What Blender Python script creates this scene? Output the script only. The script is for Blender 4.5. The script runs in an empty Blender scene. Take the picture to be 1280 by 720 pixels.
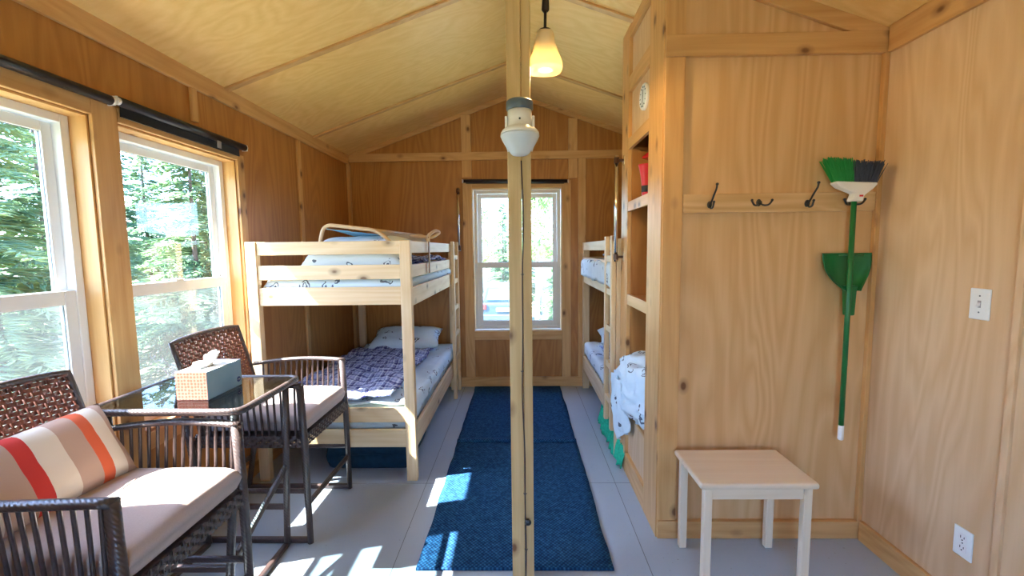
import bpy, bmesh, math, random
from mathutils import Vector, Matrix, noise
random.seed(7)
SC = bpy.context.scene
COL = SC.collection
PI = math.pi

# ------------------------------------------------------------------ camera
F, CAMH, VPX, VPY, ROLL = 540.0, 1.45, 650.0, 312.0, math.radians(0.6)
fw = Vector(((VPX - 640) / F, (360 - VPY) / F, -1.0)).normalized()
u0 = Vector((-math.sin(ROLL), math.cos(ROLL), 0))
ax = fw.cross(u0).normalized()
az = ax.cross(fw)
R3 = Matrix((ax, fw, az))            # world = R3 @ camera vector
cam_data = bpy.data.cameras.new('camera')
cam_data.sensor_width = 36.0
cam_data.lens = F / 1280.0 * 36.0
cam_data.clip_start = 0.02
cam_data.clip_end = 300
cam = bpy.data.objects.new('camera', cam_data)
COL.objects.link(cam)
cam.matrix_world = Matrix.Translation((0, 0, CAMH)) @ R3.to_4x4()
SC.camera = cam

# ------------------------------------------------------------------ node helpers
def new_mat(name):
    m = bpy.data.materials.new(name)
    m.use_nodes = True
    nt = m.node_tree
    nt.nodes.clear()
    out = nt.nodes.new('ShaderNodeOutputMaterial')
    return m, nt, out

def N(nt, typ, **kw):
    n = nt.nodes.new(typ)
    for k, v in kw.items():
        if k in n.inputs.keys():
            n.inputs[k].default_value = v
        else:
            setattr(n, k, v)
    return n

def L(nt, a, b):
    nt.links.new(a, b)

def ramp(nt, fac, stops):
    r = nt.nodes.new('ShaderNodeValToRGB')
    e = r.color_ramp.elements
    while len(e) < len(stops):
        e.new(0.5)
    for i, (p, c) in enumerate(stops):
        e[i].position = p
        e[i].color = (*c, 1) if len(c) == 3 else c
    L(nt, fac, r.inputs['Fac'])
    return r.outputs['Color']

def mix(nt, fac, a, b, mode='MIX'):
    n = nt.nodes.new('ShaderNodeMix')
    n.data_type = 'RGBA'
    n.blend_type = mode
    def put(sock, v):
        if hasattr(v, 'links'):
            L(nt, v, sock)
        elif isinstance(v, (int, float)):
            sock.default_value = v
        else:
            sock.default_value = (*v, 1)
    put(n.inputs[0], fac)
    put(n.inputs[6], a)
    put(n.inputs[7], b)
    return n.outputs[2]

def math_n(nt, op, a, b=None, c=None):
    n = nt.nodes.new('ShaderNodeMath')
    n.operation = op
    for i, v in enumerate((a, b, c)):
        if v is None:
            continue
        if hasattr(v, 'links'):
            L(nt, v, n.inputs[i])
        else:
            n.inputs[i].default_value = v
    return n.outputs[0]

def coords(nt, scale=(1, 1, 1), rnd=True):
    tc = nt.nodes.new('ShaderNodeTexCoord')
    mp = nt.nodes.new('ShaderNodeMapping')
    mp.inputs['Scale'].default_value = scale
    if rnd:
        oi = nt.nodes.new('ShaderNodeObjectInfo')
        vm = nt.nodes.new('ShaderNodeVectorMath')
        vm.operation = 'SCALE'
        vm.inputs[0].default_value = (7.3, 5.1, 9.7)
        L(nt, oi.outputs['Random'], vm.inputs['Scale'])
        L(nt, vm.outputs[0], mp.inputs['Location'])
    L(nt, tc.outputs['Object'], mp.inputs['Vector'])
    return mp.outputs[0]

def princ(nt, out, color=None, rough=0.5, spec=0.5, **kw):
    b = nt.nodes.new('ShaderNodeBsdfPrincipled')
    if color is not None:
        if hasattr(color, 'links'):
            L(nt, color, b.inputs['Base Color'])
        else:
            b.inputs['Base Color'].default_value = (*color, 1)
    b.inputs['Roughness'].default_value = rough
    b.inputs['Specular IOR Level'].default_value = spec
    for k, v in kw.items():
        b.inputs[k.replace('_', ' ')].default_value = v
    L(nt, b.outputs[0], out.inputs['Surface'])
    return b

def bump(nt, b, height, strength=0.2, dist=0.01):
    n = nt.nodes.new('ShaderNodeBump')
    n.inputs['Strength'].default_value = strength
    n.inputs['Distance'].default_value = dist
    L(nt, height, n.inputs['Height'])
    L(nt, n.outputs[0], b.inputs['Normal'])

def plain(name, color, rough=0.5, spec=0.5, noise_amt=0.0, nscale=40, **kw):
    m, nt, out = new_mat(name)
    c = color
    if noise_amt:
        t = N(nt, 'ShaderNodeTexNoise', Scale=nscale, Detail=4.0)
        L(nt, coords(nt), t.inputs['Vector'])
        c = mix(nt, t.outputs['Fac'], tuple(x * (1 - noise_amt) for x in color), tuple(min(1, x * (1 + noise_amt)) for x in color))
    b = princ(nt, out, c, rough, spec, **kw)
    if noise_amt:
        bump(nt, b, t.outputs['Fac'], 0.15, 0.003)
    return m

def axis_scale(axis, along, across):
    s = [across] * 3
    s['xyz'.index(axis)] = along
    return tuple(s)

def wood(name, axis, light, dark, knots=0.0, rough=0.42, figure=0.5, contrast=1.0, spec=0.4, coat=0.0):
    """varnished softwood or plywood, the grain running along one axis"""
    m, nt, out = new_mat(name)
    v1 = coords(nt, axis_scale(axis, 0.9, 26))
    fine = N(nt, 'ShaderNodeTexNoise', Scale=1.6, Detail=5.0, Roughness=0.6)
    L(nt, v1, fine.inputs['Vector'])
    v2 = coords(nt, axis_scale(axis, 0.28, 2.1))
    big = N(nt, 'ShaderNodeTexNoise', Scale=1.5, Detail=2.0, Distortion=0.4)
    L(nt, v2, big.inputs['Vector'])
    rings = math_n(nt, 'FRACT', math_n(nt, 'MULTIPLY', big.outputs['Fac'], 15.0))
    tri = math_n(nt, 'ABSOLUTE', math_n(nt, 'SUBTRACT', rings, 0.5))
    f = math_n(nt, 'ADD', math_n(nt, 'MULTIPLY', fine.outputs['Fac'], 1 - figure * 0.6), math_n(nt, 'MULTIPLY', tri, figure * 0.9))
    c = ramp(nt, f, [(0.28, dark), (0.62, light)])
    if contrast != 1.0:
        c = mix(nt, contrast, tuple((a + b) / 2 for a, b in zip(light, dark)), c)
    blot = N(nt, 'ShaderNodeTexNoise', Scale=1.3, Detail=2.0)
    L(nt, coords(nt), blot.inputs['Vector'])
    c = mix(nt, math_n(nt, 'MULTIPLY', blot.outputs['Fac'], 0.3), c, tuple(x * 0.75 for x in dark))
    if knots:
        vk = coords(nt, axis_scale(axis, 6.0, 9.5))
        vo = N(nt, 'ShaderNodeTexVoronoi', Scale=1.0, Randomness=1.0)
        L(nt, vk, vo.inputs['Vector'])
        sep = nt.nodes.new('ShaderNodeSeparateColor')
        L(nt, vo.outputs['Color'], sep.inputs[0])
        gate = math_n(nt, 'LESS_THAN', sep.outputs[0], knots * 2.6)
        d = ramp(nt, vo.outputs['Distance'], [(0.09, (1, 1, 1)), (0.15, (0.45, 0.45, 0.45)), (0.30, (0, 0, 0))])
        k = math_n(nt, 'MULTIPLY', gate, d)
        c = mix(nt, math_n(nt, 'MULTIPLY', k, 0.9), c, (0.13, 0.045, 0.014))
    b = princ(nt, out, c, rough, spec)
    if coat:
        b.inputs['Coat Weight'].default_value = coat
        b.inputs['Coat Roughness'].default_value = 0.25
    bump(nt, b, fine.outputs['Fac'], 0.06, 0.004)
    return m

PLY_SHADE_L, PLY_SHADE_D = (0.53, 0.245, 0.066), (0.40, 0.165, 0.042)  # left and far walls: same plywood, their amber shade put into the colour
PIN_L, PIN_D = (0.72, 0.43, 0.18), (0.58, 0.31, 0.105)
BED_L, BED_D = (0.82, 0.63, 0.39), (0.70, 0.485, 0.255)
MAT = {}
for a in 'xyz':
    MAT['ply_' + a] = wood('birch plywood shaded amber ' + a, a, PLY_SHADE_L, PLY_SHADE_D, 0.0, 0.40, 0.75, 0.85)
    MAT['pine_' + a] = wood('knotty pine trim ' + a, a, PIN_L, PIN_D, 0.16, 0.42, 0.45)
    MAT['bed_' + a] = wood('pale bed pine ' + a, a, BED_L, BED_D, 0.15, 0.5, 0.45)
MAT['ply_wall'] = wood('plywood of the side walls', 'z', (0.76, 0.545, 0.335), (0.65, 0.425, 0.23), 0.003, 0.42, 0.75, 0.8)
MAT['ceil_y'] = wood('plywood ceiling', 'x', (0.93, 0.63, 0.255), (0.83, 0.52, 0.175), 0.0, 0.45, 0.6, 0.8)
MAT['post'] = wood('post timber', 'z', (0.68, 0.49, 0.24), (0.53, 0.35, 0.14), 0.10, 0.55, 0.4)
MAT['stool'] = wood('bare birch', 'x', (0.86, 0.74, 0.56), (0.78, 0.64, 0.45), 0.05, 0.5, 0.3, 0.8)
MAT['stool_z'] = wood('bare birch leg', 'z', (0.86, 0.74, 0.56), (0.78, 0.64, 0.45), 0.05, 0.5, 0.3, 0.8)
MAT['vinyl'] = plain('white vinyl', (0.80, 0.82, 0.83), 0.35)
MAT['white'] = plain('white plastic', (0.82, 0.83, 0.82), 0.4)
MAT['black'] = plain('black cloth', (0.012, 0.012, 0.016), 0.55)
MAT['blacksheen'] = plain('black vinyl cloth', (0.014, 0.014, 0.02), 0.33)
MAT['iron'] = plain('dark iron', (0.015, 0.017, 0.022), 0.35, 0.6)
MAT['chrome'] = plain('chrome', (0.75, 0.75, 0.75), 0.16, 0.5, Metallic=1.0)
MAT['grey'] = plain('grey metal', (0.10, 0.13, 0.15), 0.4, 0.5)
MAT['dark'] = plain('dark brown metal', (0.022, 0.012, 0.010), 0.4)
MAT['green'] = plain('green plastic', (0.005, 0.145, 0.038), 0.3)
MAT['redpl'] = plain('red plastic', (0.62, 0.012, 0.02), 0.35)
MAT['clear'] = plain('clear plastic', (0.8, 0.82, 0.84), 0.15, 0.5, Transmission_Weight=0.6)
MAT['tan'] = plain('tan tube', (0.62, 0.44, 0.25), 0.4)
MAT['brownstrip'] = plain('brown strap', (0.30, 0.15, 0.06), 0.5)

def mat_floor():
    m, nt, out = new_mat('grey painted plywood floor')
    t = N(nt, 'ShaderNodeTexNoise', Scale=3.0, Detail=5.0)
    L(nt, coords(nt, rnd=False), t.inputs['Vector'])
    c = mix(nt, t.outputs['Fac'], (0.35, 0.42, 0.485), (0.41, 0.48, 0.545))
    s = N(nt, 'ShaderNodeTexNoise', Scale=60.0, Detail=2.0)
    L(nt, coords(nt, rnd=False), s.inputs['Vector'])
    c = mix(nt, ramp(nt, s.outputs['Fac'], [(0.70, (0, 0, 0)), (0.76, (1, 1, 1))]), c, (0.25, 0.25, 0.25))
    b = princ(nt, out, c, 0.38, 0.5)
    bump(nt, b, t.outputs['Fac'], 0.08, 0.01)
    return m
MAT['floor'] = mat_floor()

def mat_rug():
    m, nt, out = new_mat('blue ribbed rug')
    tc = coords(nt, (1, 1, 1), False)
    sp = nt.nodes.new('ShaderNodeSeparateXYZ')
    L(nt, tc, sp.inputs[0])
    sx = math_n(nt, 'SINE', math_n(nt, 'MULTIPLY', sp.outputs[0], 330.0))
    sy = math_n(nt, 'SINE', math_n(nt, 'MULTIPLY', sp.outputs[1], 300.0))
    h = math_n(nt, 'MULTIPLY', sx, sy)
    n = N(nt, 'ShaderNodeTexNoise', Scale=55.0, Detail=3.0)
    L(nt, tc, n.inputs['Vector'])
    f = math_n(nt, 'ADD', math_n(nt, 'MULTIPLY', h, 0.28), n.outputs['Fac'])
    c = ramp(nt, f, [(0.2, (0.004, 0.020, 0.065)), (0.55, (0.010, 0.058, 0.145)), (0.9, (0.035, 0.14, 0.27))])
    b = princ(nt, out, c, 0.9, 0.15)
    bump(nt, b, f, 0.6, 0.006)
    return m
MAT['rug'] = mat_rug()

def mat_wicker(name, c1, c2):
    m, nt, out = new_mat(name)
    tc = coords(nt, (1, 1, 1))
    n = N(nt, 'ShaderNodeTexNoise', Scale=90.0, Detail=4.0)
    L(nt, tc, n.inputs['Vector'])
    c = mix(nt, n.outputs['Fac'], c1, c2)
    b = princ(nt, out, c, 0.36, 0.6)
    bump(nt, b, n.outputs['Fac'], 0.4, 0.004)
    return m
MAT['wicker'] = mat_wicker('dark brown resin wicker', (0.035, 0.022, 0.022), (0.085, 0.055, 0.05))
MAT['weave'] = mat_wicker('brown woven wicker', (0.11, 0.036, 0.024), (0.20, 0.075, 0.052))

def mat_wrap():
    """cane wound round a tube"""
    m, nt, out = new_mat('wound cane')
    tc = coords(nt, (1, 1, 1))
    n = N(nt, 'ShaderNodeTexNoise', Scale=30.0, Detail=3.0)
    L(nt, tc, n.inputs['Vector'])
    w = N(nt, 'ShaderNodeTexWave', Scale=40.0, Distortion=3.0)
    w.bands_direction = 'DIAGONAL'
    L(nt, tc, w.inputs['Vector'])
    c = mix(nt, n.outputs['Fac'], (0.03, 0.02, 0.021), (0.09, 0.065, 0.06))
    b = princ(nt, out, c, 0.34, 0.6)
    bump(nt, b, w.outputs['Fac'], 0.3, 0.003)
    return m
MAT['wrap'] = mat_wrap()

def mat_cloth(name, col, rough=0.9, amt=0.1, sc=260):
    m, nt, out = new_mat(name)
    n = N(nt, 'ShaderNodeTexNoise', Scale=sc, Detail=2.0)
    L(nt, coords(nt), n.inputs['Vector'])
    c = mix(nt, n.outputs['Fac'], tuple(x * (1 - amt) for x in col), tuple(min(1, x * (1 + amt)) for x in col))
    b = princ(nt, out, c, rough, 0.2)
    bump(nt, b, n.outputs['Fac'], 0.2, 0.002)
    return m
MAT['cushion'] = mat_cloth('taupe seat cushion', (0.47, 0.385, 0.355))
MAT['bluemesh'] = mat_cloth('blue mesh', (0.16, 0.34, 0.46), 0.8, 0.5, 400)
MAT['greycloth'] = mat_cloth('grey beige cloth', (0.42, 0.37, 0.30))
MAT['navybag'] = mat_cloth('navy cloth', (0.006, 0.03, 0.055), 0.7, 0.5, 30)
MAT['tissue'] = mat_cloth('tissue', (0.88, 0.88, 0.87))
MAT['greenfringe'] = mat_cloth('green cloth', (0.03, 0.50, 0.30), 0.8, 0.4, 60)

def mat_sheet(name, base, ink, scale=7.0, dens=0.5):
    """pale bedding with small scattered line drawings"""
    m, nt, out = new_mat(name)
    tc = coords(nt, (1, 1, 1))
    n = N(nt, 'ShaderNodeTexNoise', Scale=14.0, Detail=2.0)
    L(nt, tc, n.inputs['Vector'])
    vm = nt.nodes.new('ShaderNodeVectorMath')
    vm.operation = 'MULTIPLY_ADD'
    L(nt, n.outputs['Color'], vm.inputs[0])
    vm.inputs[1].default_value = (0.10, 0.10, 0.10)
    L(nt, tc, vm.inputs[2])
    vo = N(nt, 'ShaderNodeTexVoronoi', Scale=scale)
    L(nt, vm.outputs[0], vo.inputs['Vector'])
    sep = nt.nodes.new('ShaderNodeSeparateColor')
    L(nt, vo.outputs['Color'], sep.inputs[0])
    gate = math_n(nt, 'LESS_THAN', sep.outputs[1], dens)
    d = vo.outputs['Distance']
    l1 = math_n(nt, 'LESS_THAN', math_n(nt, 'ABSOLUTE', math_n(nt, 'SUBTRACT', d, 0.28)), 0.035)
    l2 = math_n(nt, 'LESS_THAN', math_n(nt, 'ABSOLUTE', math_n(nt, 'SUBTRACT', d, 0.13)), 0.035)
    n2 = N(nt, 'ShaderNodeTexNoise', Scale=22.0, Detail=0.0)
    L(nt, tc, n2.inputs['Vector'])
    part = math_n(nt, 'GREATER_THAN', n2.outputs['Fac'], 0.45)
    f = math_n(nt, 'MULTIPLY', math_n(nt, 'MULTIPLY', math_n(nt, 'MAXIMUM', l1, l2), gate), part)
    c = mix(nt, math_n(nt, 'MULTIPLY', f, 0.85), base, ink)
    b = princ(nt, out, c, 0.9, 0.2)
    n3 = N(nt, 'ShaderNodeTexNoise', Scale=9.0, Detail=3.0)
    L(nt, tc, n3.inputs['Vector'])
    bump(nt, b, n3.outputs['Fac'], 0.25, 0.03)
    return m
MAT['sheet'] = mat_sheet('pale sheet with ink drawings', (0.66, 0.78, 0.83), (0.03, 0.035, 0.06), 8.0, 0.75)
MAT['sheet2'] = mat_sheet('white sheet with dark drawings', (0.70, 0.77, 0.79), (0.02, 0.03, 0.07), 8.0, 0.7)

def mat_plaid():
    m, nt, out = new_mat('blue and purple plaid')
    tc = coords(nt, (1, 1, 1), False)
    n = N(nt, 'ShaderNodeTexNoise', Scale=7.0, Detail=2.0)
    L(nt, tc, n.inputs['Vector'])
    vm = nt.nodes.new('ShaderNodeVectorMath')
    vm.operation = 'MULTIPLY_ADD'
    L(nt, n.outputs['Color'], vm.inputs[0])
    vm.inputs[1].default_value = (0.05, 0.05, 0.0)
    L(nt, tc, vm.inputs[2])
    sp = nt.nodes.new('ShaderNodeSeparateXYZ')
    L(nt, vm.outputs[0], sp.inputs[0])
    def stripes(s, per):
        fr = math_n(nt, 'FRACT', math_n(nt, 'DIVIDE', s, per))
        return ramp(nt, fr, [(0.0, (0.10, 0.17, 0.45)), (0.16, (0.55, 0.62, 0.78)), (0.30, (0.03, 0.045, 0.19)), (0.46, (0.20, 0.13, 0.30)), (0.60, (0.60, 0.68, 0.82)), (0.72, (0.06, 0.10, 0.34)), (0.82, (0.50, 0.55, 0.76))])
    cx = stripes(sp.outputs[0], 0.085)
    cy = stripes(sp.outputs[1], 0.085)
    c = mix(nt, 0.5, cx, cy)
    for ax_ in (0, 1):
        fr = math_n(nt, 'FRACT', math_n(nt, 'DIVIDE', sp.outputs[ax_], 0.085))
        ln_ = math_n(nt, 'MULTIPLY', math_n(nt, 'GREATER_THAN', fr, 0.10), math_n(nt, 'LESS_THAN', fr, 0.22))
        c = mix(nt, math_n(nt, 'MULTIPLY', ln_, 0.55), c, (0.70, 0.78, 0.88))
        dk_ = math_n(nt, 'MULTIPLY', math_n(nt, 'GREATER_THAN', fr, 0.40), math_n(nt, 'LESS_THAN', fr, 0.52))
        c = mix(nt, math_n(nt, 'MULTIPLY', dk_, 0.7), c, (0.02, 0.035, 0.16))
    b = princ(nt, out, c, 0.9, 0.15)
    n3 = N(nt, 'ShaderNodeTexNoise', Scale=16.0, Detail=3.0)
    L(nt, tc, n3.inputs['Vector'])
    bump(nt, b, n3.outputs['Fac'], 0.4, 0.03)
    return m
MAT['plaid'] = mat_plaid()

def mat_stripe_pillow():
    m, nt, out = new_mat('striped pillow cloth')
    tc = coords(nt, (1, 1, 1), False)
    sp = nt.nodes.new('ShaderNodeSeparateXYZ')
    L(nt, tc, sp.inputs[0])
    t = math_n(nt, 'ADD', math_n(nt, 'MULTIPLY', sp.outputs[1], 1 / 0.60), 0.5)
    cr, be, rd, og = (0.76, 0.71, 0.62), (0.52, 0.38, 0.31), (0.60, 0.055, 0.05), (0.72, 0.15, 0.07)
    col = ramp(nt, t, [(0.0, cr), (0.06, rd), (0.11, cr), (0.26, be), (0.40, rd), (0.475, cr), (0.60, be), (0.715, og), (0.785, cr), (0.875, be)])
    nt.nodes[-1].color_ramp.interpolation = 'CONSTANT' if hasattr(nt.nodes[-1], 'color_ramp') else None
    for nd in nt.nodes:
        if nd.type == 'VALTORGB':
            nd.color_ramp.interpolation = 'CONSTANT'
    n = N(nt, 'ShaderNodeTexNoise', Scale=300.0)
    L(nt, tc, n.inputs['Vector'])
    b = princ(nt, out, col, 0.85, 0.2)
    bump(nt, b, n.outputs['Fac'], 0.15, 0.002)
    return m

def mat_glass(name, tint=(0.97, 0.985, 0.98), refl=0.06, rough=0.0):
    m, nt, out = new_mat(name)
    tr = nt.nodes.new('ShaderNodeBsdfTransparent')
    tr.inputs[0].default_value = (*tint, 1)
    gl = nt.nodes.new('ShaderNodeBsdfGlossy')
    gl.inputs['Roughness'].default_value = rough
    lw = nt.nodes.new('ShaderNodeLayerWeight')
    lw.inputs['Blend'].default_value = 0.25
    fac = math_n(nt, 'ADD', math_n(nt, 'MULTIPLY', lw.outputs['Fresnel'], 0.8 if refl > 0.1 else 0.07), refl * 0.25)
    mx = nt.nodes.new('ShaderNodeMixShader')
    L(nt, fac, mx.inputs[0])
    L(nt, tr.outputs[0], mx.inputs[1])
    L(nt, gl.outputs[0], mx.inputs[2])
    L(nt, mx.outputs[0], out.inputs['Surface'])
    return m
MAT['pane'] = mat_glass('window glass')
MAT['tableglass'] = mat_glass('smoked table glass', (0.52, 0.60, 0.62), 0.3)

def mat_screen():
    m, nt, out = new_mat('insect screen')
    tr = nt.nodes.new('ShaderNodeBsdfTransparent')
    df = nt.nodes.new('ShaderNodeBsdfDiffuse')
    df.inputs[0].default_value = (0.30, 0.32, 0.32, 1)
    tl = nt.nodes.new('ShaderNodeBsdfTranslucent')
    tl.inputs[0].default_value = (0.14, 0.155, 0.155, 1)
    m2 = nt.nodes.new('ShaderNodeMixShader')
    m2.inputs[0].default_value = 0.6
    L(nt, df.outputs[0], m2.inputs[1])
    L(nt, tl.outputs[0], m2.inputs[2])
    mx = nt.nodes.new('ShaderNodeMixShader')
    mx.inputs[0].default_value = 0.13
    L(nt, tr.outputs[0], mx.inputs[1])
    L(nt, m2.outputs[0], mx.inputs[2])
    L(nt, mx.outputs[0], out.inputs['Surface'])
    return m
MAT['screen'] = mat_screen()

def mat_shade(name, col, emit=0.0, trans=0.5):
    m, nt, out = new_mat(name)
    df = nt.nodes.new('ShaderNodeBsdfPrincipled')
    df.inputs['Base Color'].default_value = (*col, 1)
    df.inputs['Roughness'].default_value = 0.35
    if emit:
        df.inputs['Emission Color'].default_value = (1.0, 0.84, 0.6, 1)
        df.inputs['Emission Strength'].default_value = emit
    tl = nt.nodes.new('ShaderNodeBsdfTranslucent')
    tl.inputs[0].default_value = (*col, 1)
    mx = nt.nodes.new('ShaderNodeMixShader')
    mx.inputs[0].default_value = trans
    L(nt, df.outputs[0], mx.inputs[1])
    L(nt, tl.outputs[0], mx.inputs[2])
    L(nt, mx.outputs[0], out.inputs['Surface'])
    return m
MAT['shade'] = mat_shade('frosted glass shade', (0.62, 0.55, 0.40), 0.0, 0.22)
def mat_emit(name, col, s):
    m, nt, out = new_mat(name)
    e = nt.nodes.new('ShaderNodeEmission')
    e.inputs[0].default_value = (*col, 1)
    e.inputs[1].default_value = s
    L(nt, e.outputs[0], out.inputs['Surface'])
    return m
MAT['bulb'] = mat_emit('lit bulb', (1.0, 0.86, 0.62), 6.0)
MAT['jar'] = mat_shade('milky jar glass', (0.80, 0.87, 0.92), 0.0, 0.35)

def mat_leaf(name, c1, c2, tr=0.4):
    m, nt, out = new_mat(name)
    n = N(nt, 'ShaderNodeTexNoise', Scale=1.7, Detail=3.0)
    L(nt, coords(nt), n.inputs['Vector'])
    c = ramp(nt, n.outputs['Fac'], [(0.32, c1), (0.68, c2)])
    df = nt.nodes.new('ShaderNodeBsdfDiffuse')
    L(nt, c, df.inputs[0])
    tl = nt.nodes.new('ShaderNodeBsdfTranslucent')
    L(nt, c, tl.inputs[0])
    mx = nt.nodes.new('ShaderNodeMixShader')
    mx.inputs[0].default_value = tr
    L(nt, df.outputs[0], mx.inputs[1])
    L(nt, tl.outputs[0], mx.inputs[2])
    L(nt, mx.outputs[0], out.inputs['Surface'])
    return m
MAT['needle'] = mat_leaf('spruce needles', (0.09, 0.19, 0.10), (0.36, 0.50, 0.27))
MAT['leaf'] = mat_leaf('young leaves', (0.20, 0.32, 0.12), (0.50, 0.60, 0.32))
MAT['brush'] = mat_leaf('dry undergrowth', (0.14, 0.16, 0.12), (0.36, 0.36, 0.31))
MAT['bark'] = plain('grey bark', (0.16, 0.13, 0.11), 0.9, 0.1, 0.4, 12)
MAT['birch'] = plain('pale bark', (0.60, 0.58, 0.54), 0.8, 0.1, 0.3, 9)

def mat_ground():
    m, nt, out = new_mat('rough grass and gravel')
    n = N(nt, 'ShaderNodeTexNoise', Scale=0.7, Detail=6.0)
    L(nt, coords(nt, rnd=False), n.inputs['Vector'])
    c = ramp(nt, n.outputs['Fac'], [(0.35, (0.13, 0.19, 0.07)), (0.5, (0.30, 0.32, 0.19)), (0.66, (0.46, 0.43, 0.37))])
    b = princ(nt, out, c, 0.95, 0.1)
    bump(nt, b, n.outputs['Fac'], 0.5, 0.1)
    return m
MAT['ground'] = mat_ground()

# ------------------------------------------------------------------ mesh helpers
class MB:
    """collects shapes (world coordinates, or local ones) and links them as ONE mesh object"""
    def __init__(s):
        s.v, s.f = [], []
    def add(s, vs, fs):
        o = len(s.v)
        s.v += [tuple(p) for p in vs]
        s.f += [tuple(i + o for i in f) for f in fs]
        return s
    def box(s, x0, x1, y0, y1, z0, z1):
        x0, x1 = min(x0, x1), max(x0, x1)
        y0, y1 = min(y0, y1), max(y0, y1)
        z0, z1 = min(z0, z1), max(z0, z1)
        vs = [(x0, y0, z0), (x1, y0, z0), (x1, y1, z0), (x0, y1, z0), (x0, y0, z1), (x1, y0, z1), (x1, y1, z1), (x0, y1, z1)]
        return s.add(vs, [(0, 3, 2, 1), (4, 5, 6, 7), (0, 1, 5, 4), (1, 2, 6, 5), (2, 3, 7, 6), (3, 0, 4, 7)])
    def bar(s, p, q, w, h, up=(0, 0, 1)):
        """a square-section bar from p to q; w across, h along up"""
        p, q = Vector(p), Vector(q)
        d = (q - p).normalized()
        u = Vector(up)
        if abs(d.dot(u)) > 0.98:
            u = Vector((0, 1, 0))
        a = d.cross(u).normalized()
        b = a.cross(d).normalized()
        a, b = a * w / 2, b * h / 2
        vs = [p - a - b, p + a - b, p + a + b, p - a + b, q - a - b, q + a - b, q + a + b, q - a + b]
        return s.add(vs, [(0, 3, 2, 1), (4, 5, 6, 7), (0, 1, 5, 4), (1, 2, 6, 5), (2, 3, 7, 6), (3, 0, 4, 7)])
    def tube(s, pts, r, n=10, caps=True):
        pts = [Vector(p) for p in pts]
        rs = r if isinstance(r, (list, tuple)) else [r] * len(pts)
        prev = None
        rings = []
        for i, p in enumerate(pts):
            d = (pts[min(i + 1, len(pts) - 1)] - pts[max(i - 1, 0)]).normalized()
            if prev is None:
                a = d.orthogonal().normalized()
            else:
                a = (prev - d * prev.dot(d)).normalized()
            prev = a
            b = d.cross(a)
            rings.append([p + (a * math.cos(2 * PI * k / n) + b * math.sin(2 * PI * k / n)) * rs[i] for k in range(n)])
        vs = [v for ring in rings for v in ring]
        fs = []
        for i in range(len(pts) - 1):
            for k in range(n):
                k2 = (k + 1) % n
                fs.append((i * n + k, i * n + k2, (i + 1) * n + k2, (i + 1) * n + k))
        if caps:
            fs.append(tuple(range(n - 1, -1, -1)))
            fs.append(tuple((len(pts) - 1) * n + k for k in range(n)))
        return s.add(vs, fs)
    def lathe(s, prof, c, n=28, axis='z', power=2.0):
        """revolve (radius, height) round an axis through c; power > 2 squares the section"""
        vs, fs = [], []
        for r, h in prof:
            for k in range(n):
                t = 2 * PI * k / n
                ct, st = math.cos(t), math.sin(t)
                q = (abs(ct) ** power + abs(st) ** power) ** (-1 / power)
                a, b = r * ct * q, r * st * q
                p = {'z': (a, b, h), 'y': (a, h, b), 'x': (h, a, b)}[axis]
                vs.append((c[0] + p[0], c[1] + p[1], c[2] + p[2]))
        for i in range(len(prof) - 1):
            for k in range(n):
                k2 = (k + 1) % n
                fs.append((i * n + k, i * n + k2, (i + 1) * n + k2, (i + 1) * n + k))
        if prof[0][0] > 1e-4:
            fs.append(tuple(range(n - 1, -1, -1)))
        if prof[-1][0] > 1e-4:
            fs.append(tuple((len(prof) - 1) * n + k for k in range(n)))
        return s.add(vs, fs)
    def prism(s, poly, axis, a, b):
        """extrude a 2D outline along an axis from a to b"""
        n = len(poly)
        def P(u, v, w):
            return {'x': (w, u, v), 'y': (u, w, v), 'z': (u, v, w)}[axis]
        vs = [P(u, v, a) for u, v in poly] + [P(u, v, b) for u, v in poly]
        fs = [tuple(range(n)), tuple(range(2 * n - 1, n - 1, -1))]
        for k in range(n):
            k2 = (k + 1) % n
            fs.append((k, n + k, n + k2, k2))
        return s.add(vs, fs)
    def grid(s, fn, nu, nv):
        vs = [fn(i / nu, j / nv) for j in range(nv + 1) for i in range(nu + 1)]
        fs = [(j * (nu + 1) + i, j * (nu + 1) + i + 1, (j + 1) * (nu + 1) + i + 1, (j + 1) * (nu + 1) + i) for j in range(nv) for i in range(nu)]
        return s.add(vs, fs)
    def build(s, name, mat, parent=None, bevel=0.0, smooth=False, solid=0.0, sub=0, segs=2):
        off = Vector((0, 0, 0))
        p = parent
        while p is not None:
            off += p.location
            p = p.parent
        me = bpy.data.meshes.new(name)
        me.from_pydata([tuple(Vector(v) - off) for v in s.v], [], s.f)
        me.update()
        bm = bmesh.new()
        bm.from_mesh(me)
        bmesh.ops.recalc_face_normals(bm, faces=bm.faces)
        bm.to_mesh(me)
        bm.free()
        if smooth:
            for f in me.polygons:
                f.use_smooth = True
        ms = mat if isinstance(mat, (list, tuple)) else [mat]
        for x in ms:
            me.materials.append(MAT[x] if isinstance(x, str) else x)
        o = bpy.data.objects.new(name, me)
        COL.objects.link(o)
        if parent is not None:
            o.parent = parent
        if solid:
            md = o.modifiers.new('thick', 'SOLIDIFY')
            md.thickness = solid
            md.offset = 0
        if bevel:
            md = o.modifiers.new('round', 'BEVEL')
            md.width = bevel
            md.segments = segs
            md.limit_method = 'ANGLE'
            md.angle_limit = math.radians(40)
        if sub:
            md = o.modifiers.new('soft', 'SUBSURF')
            md.levels = sub
            md.render_levels = sub
        return o

def tag(o, label=None, cat=None, group=None, kind=None):
    if label:
        o['label'] = label
    if cat:
        o['category'] = cat
    if group:
        o['group'] = group
    if kind:
        o['kind'] = kind
    return o

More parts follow.
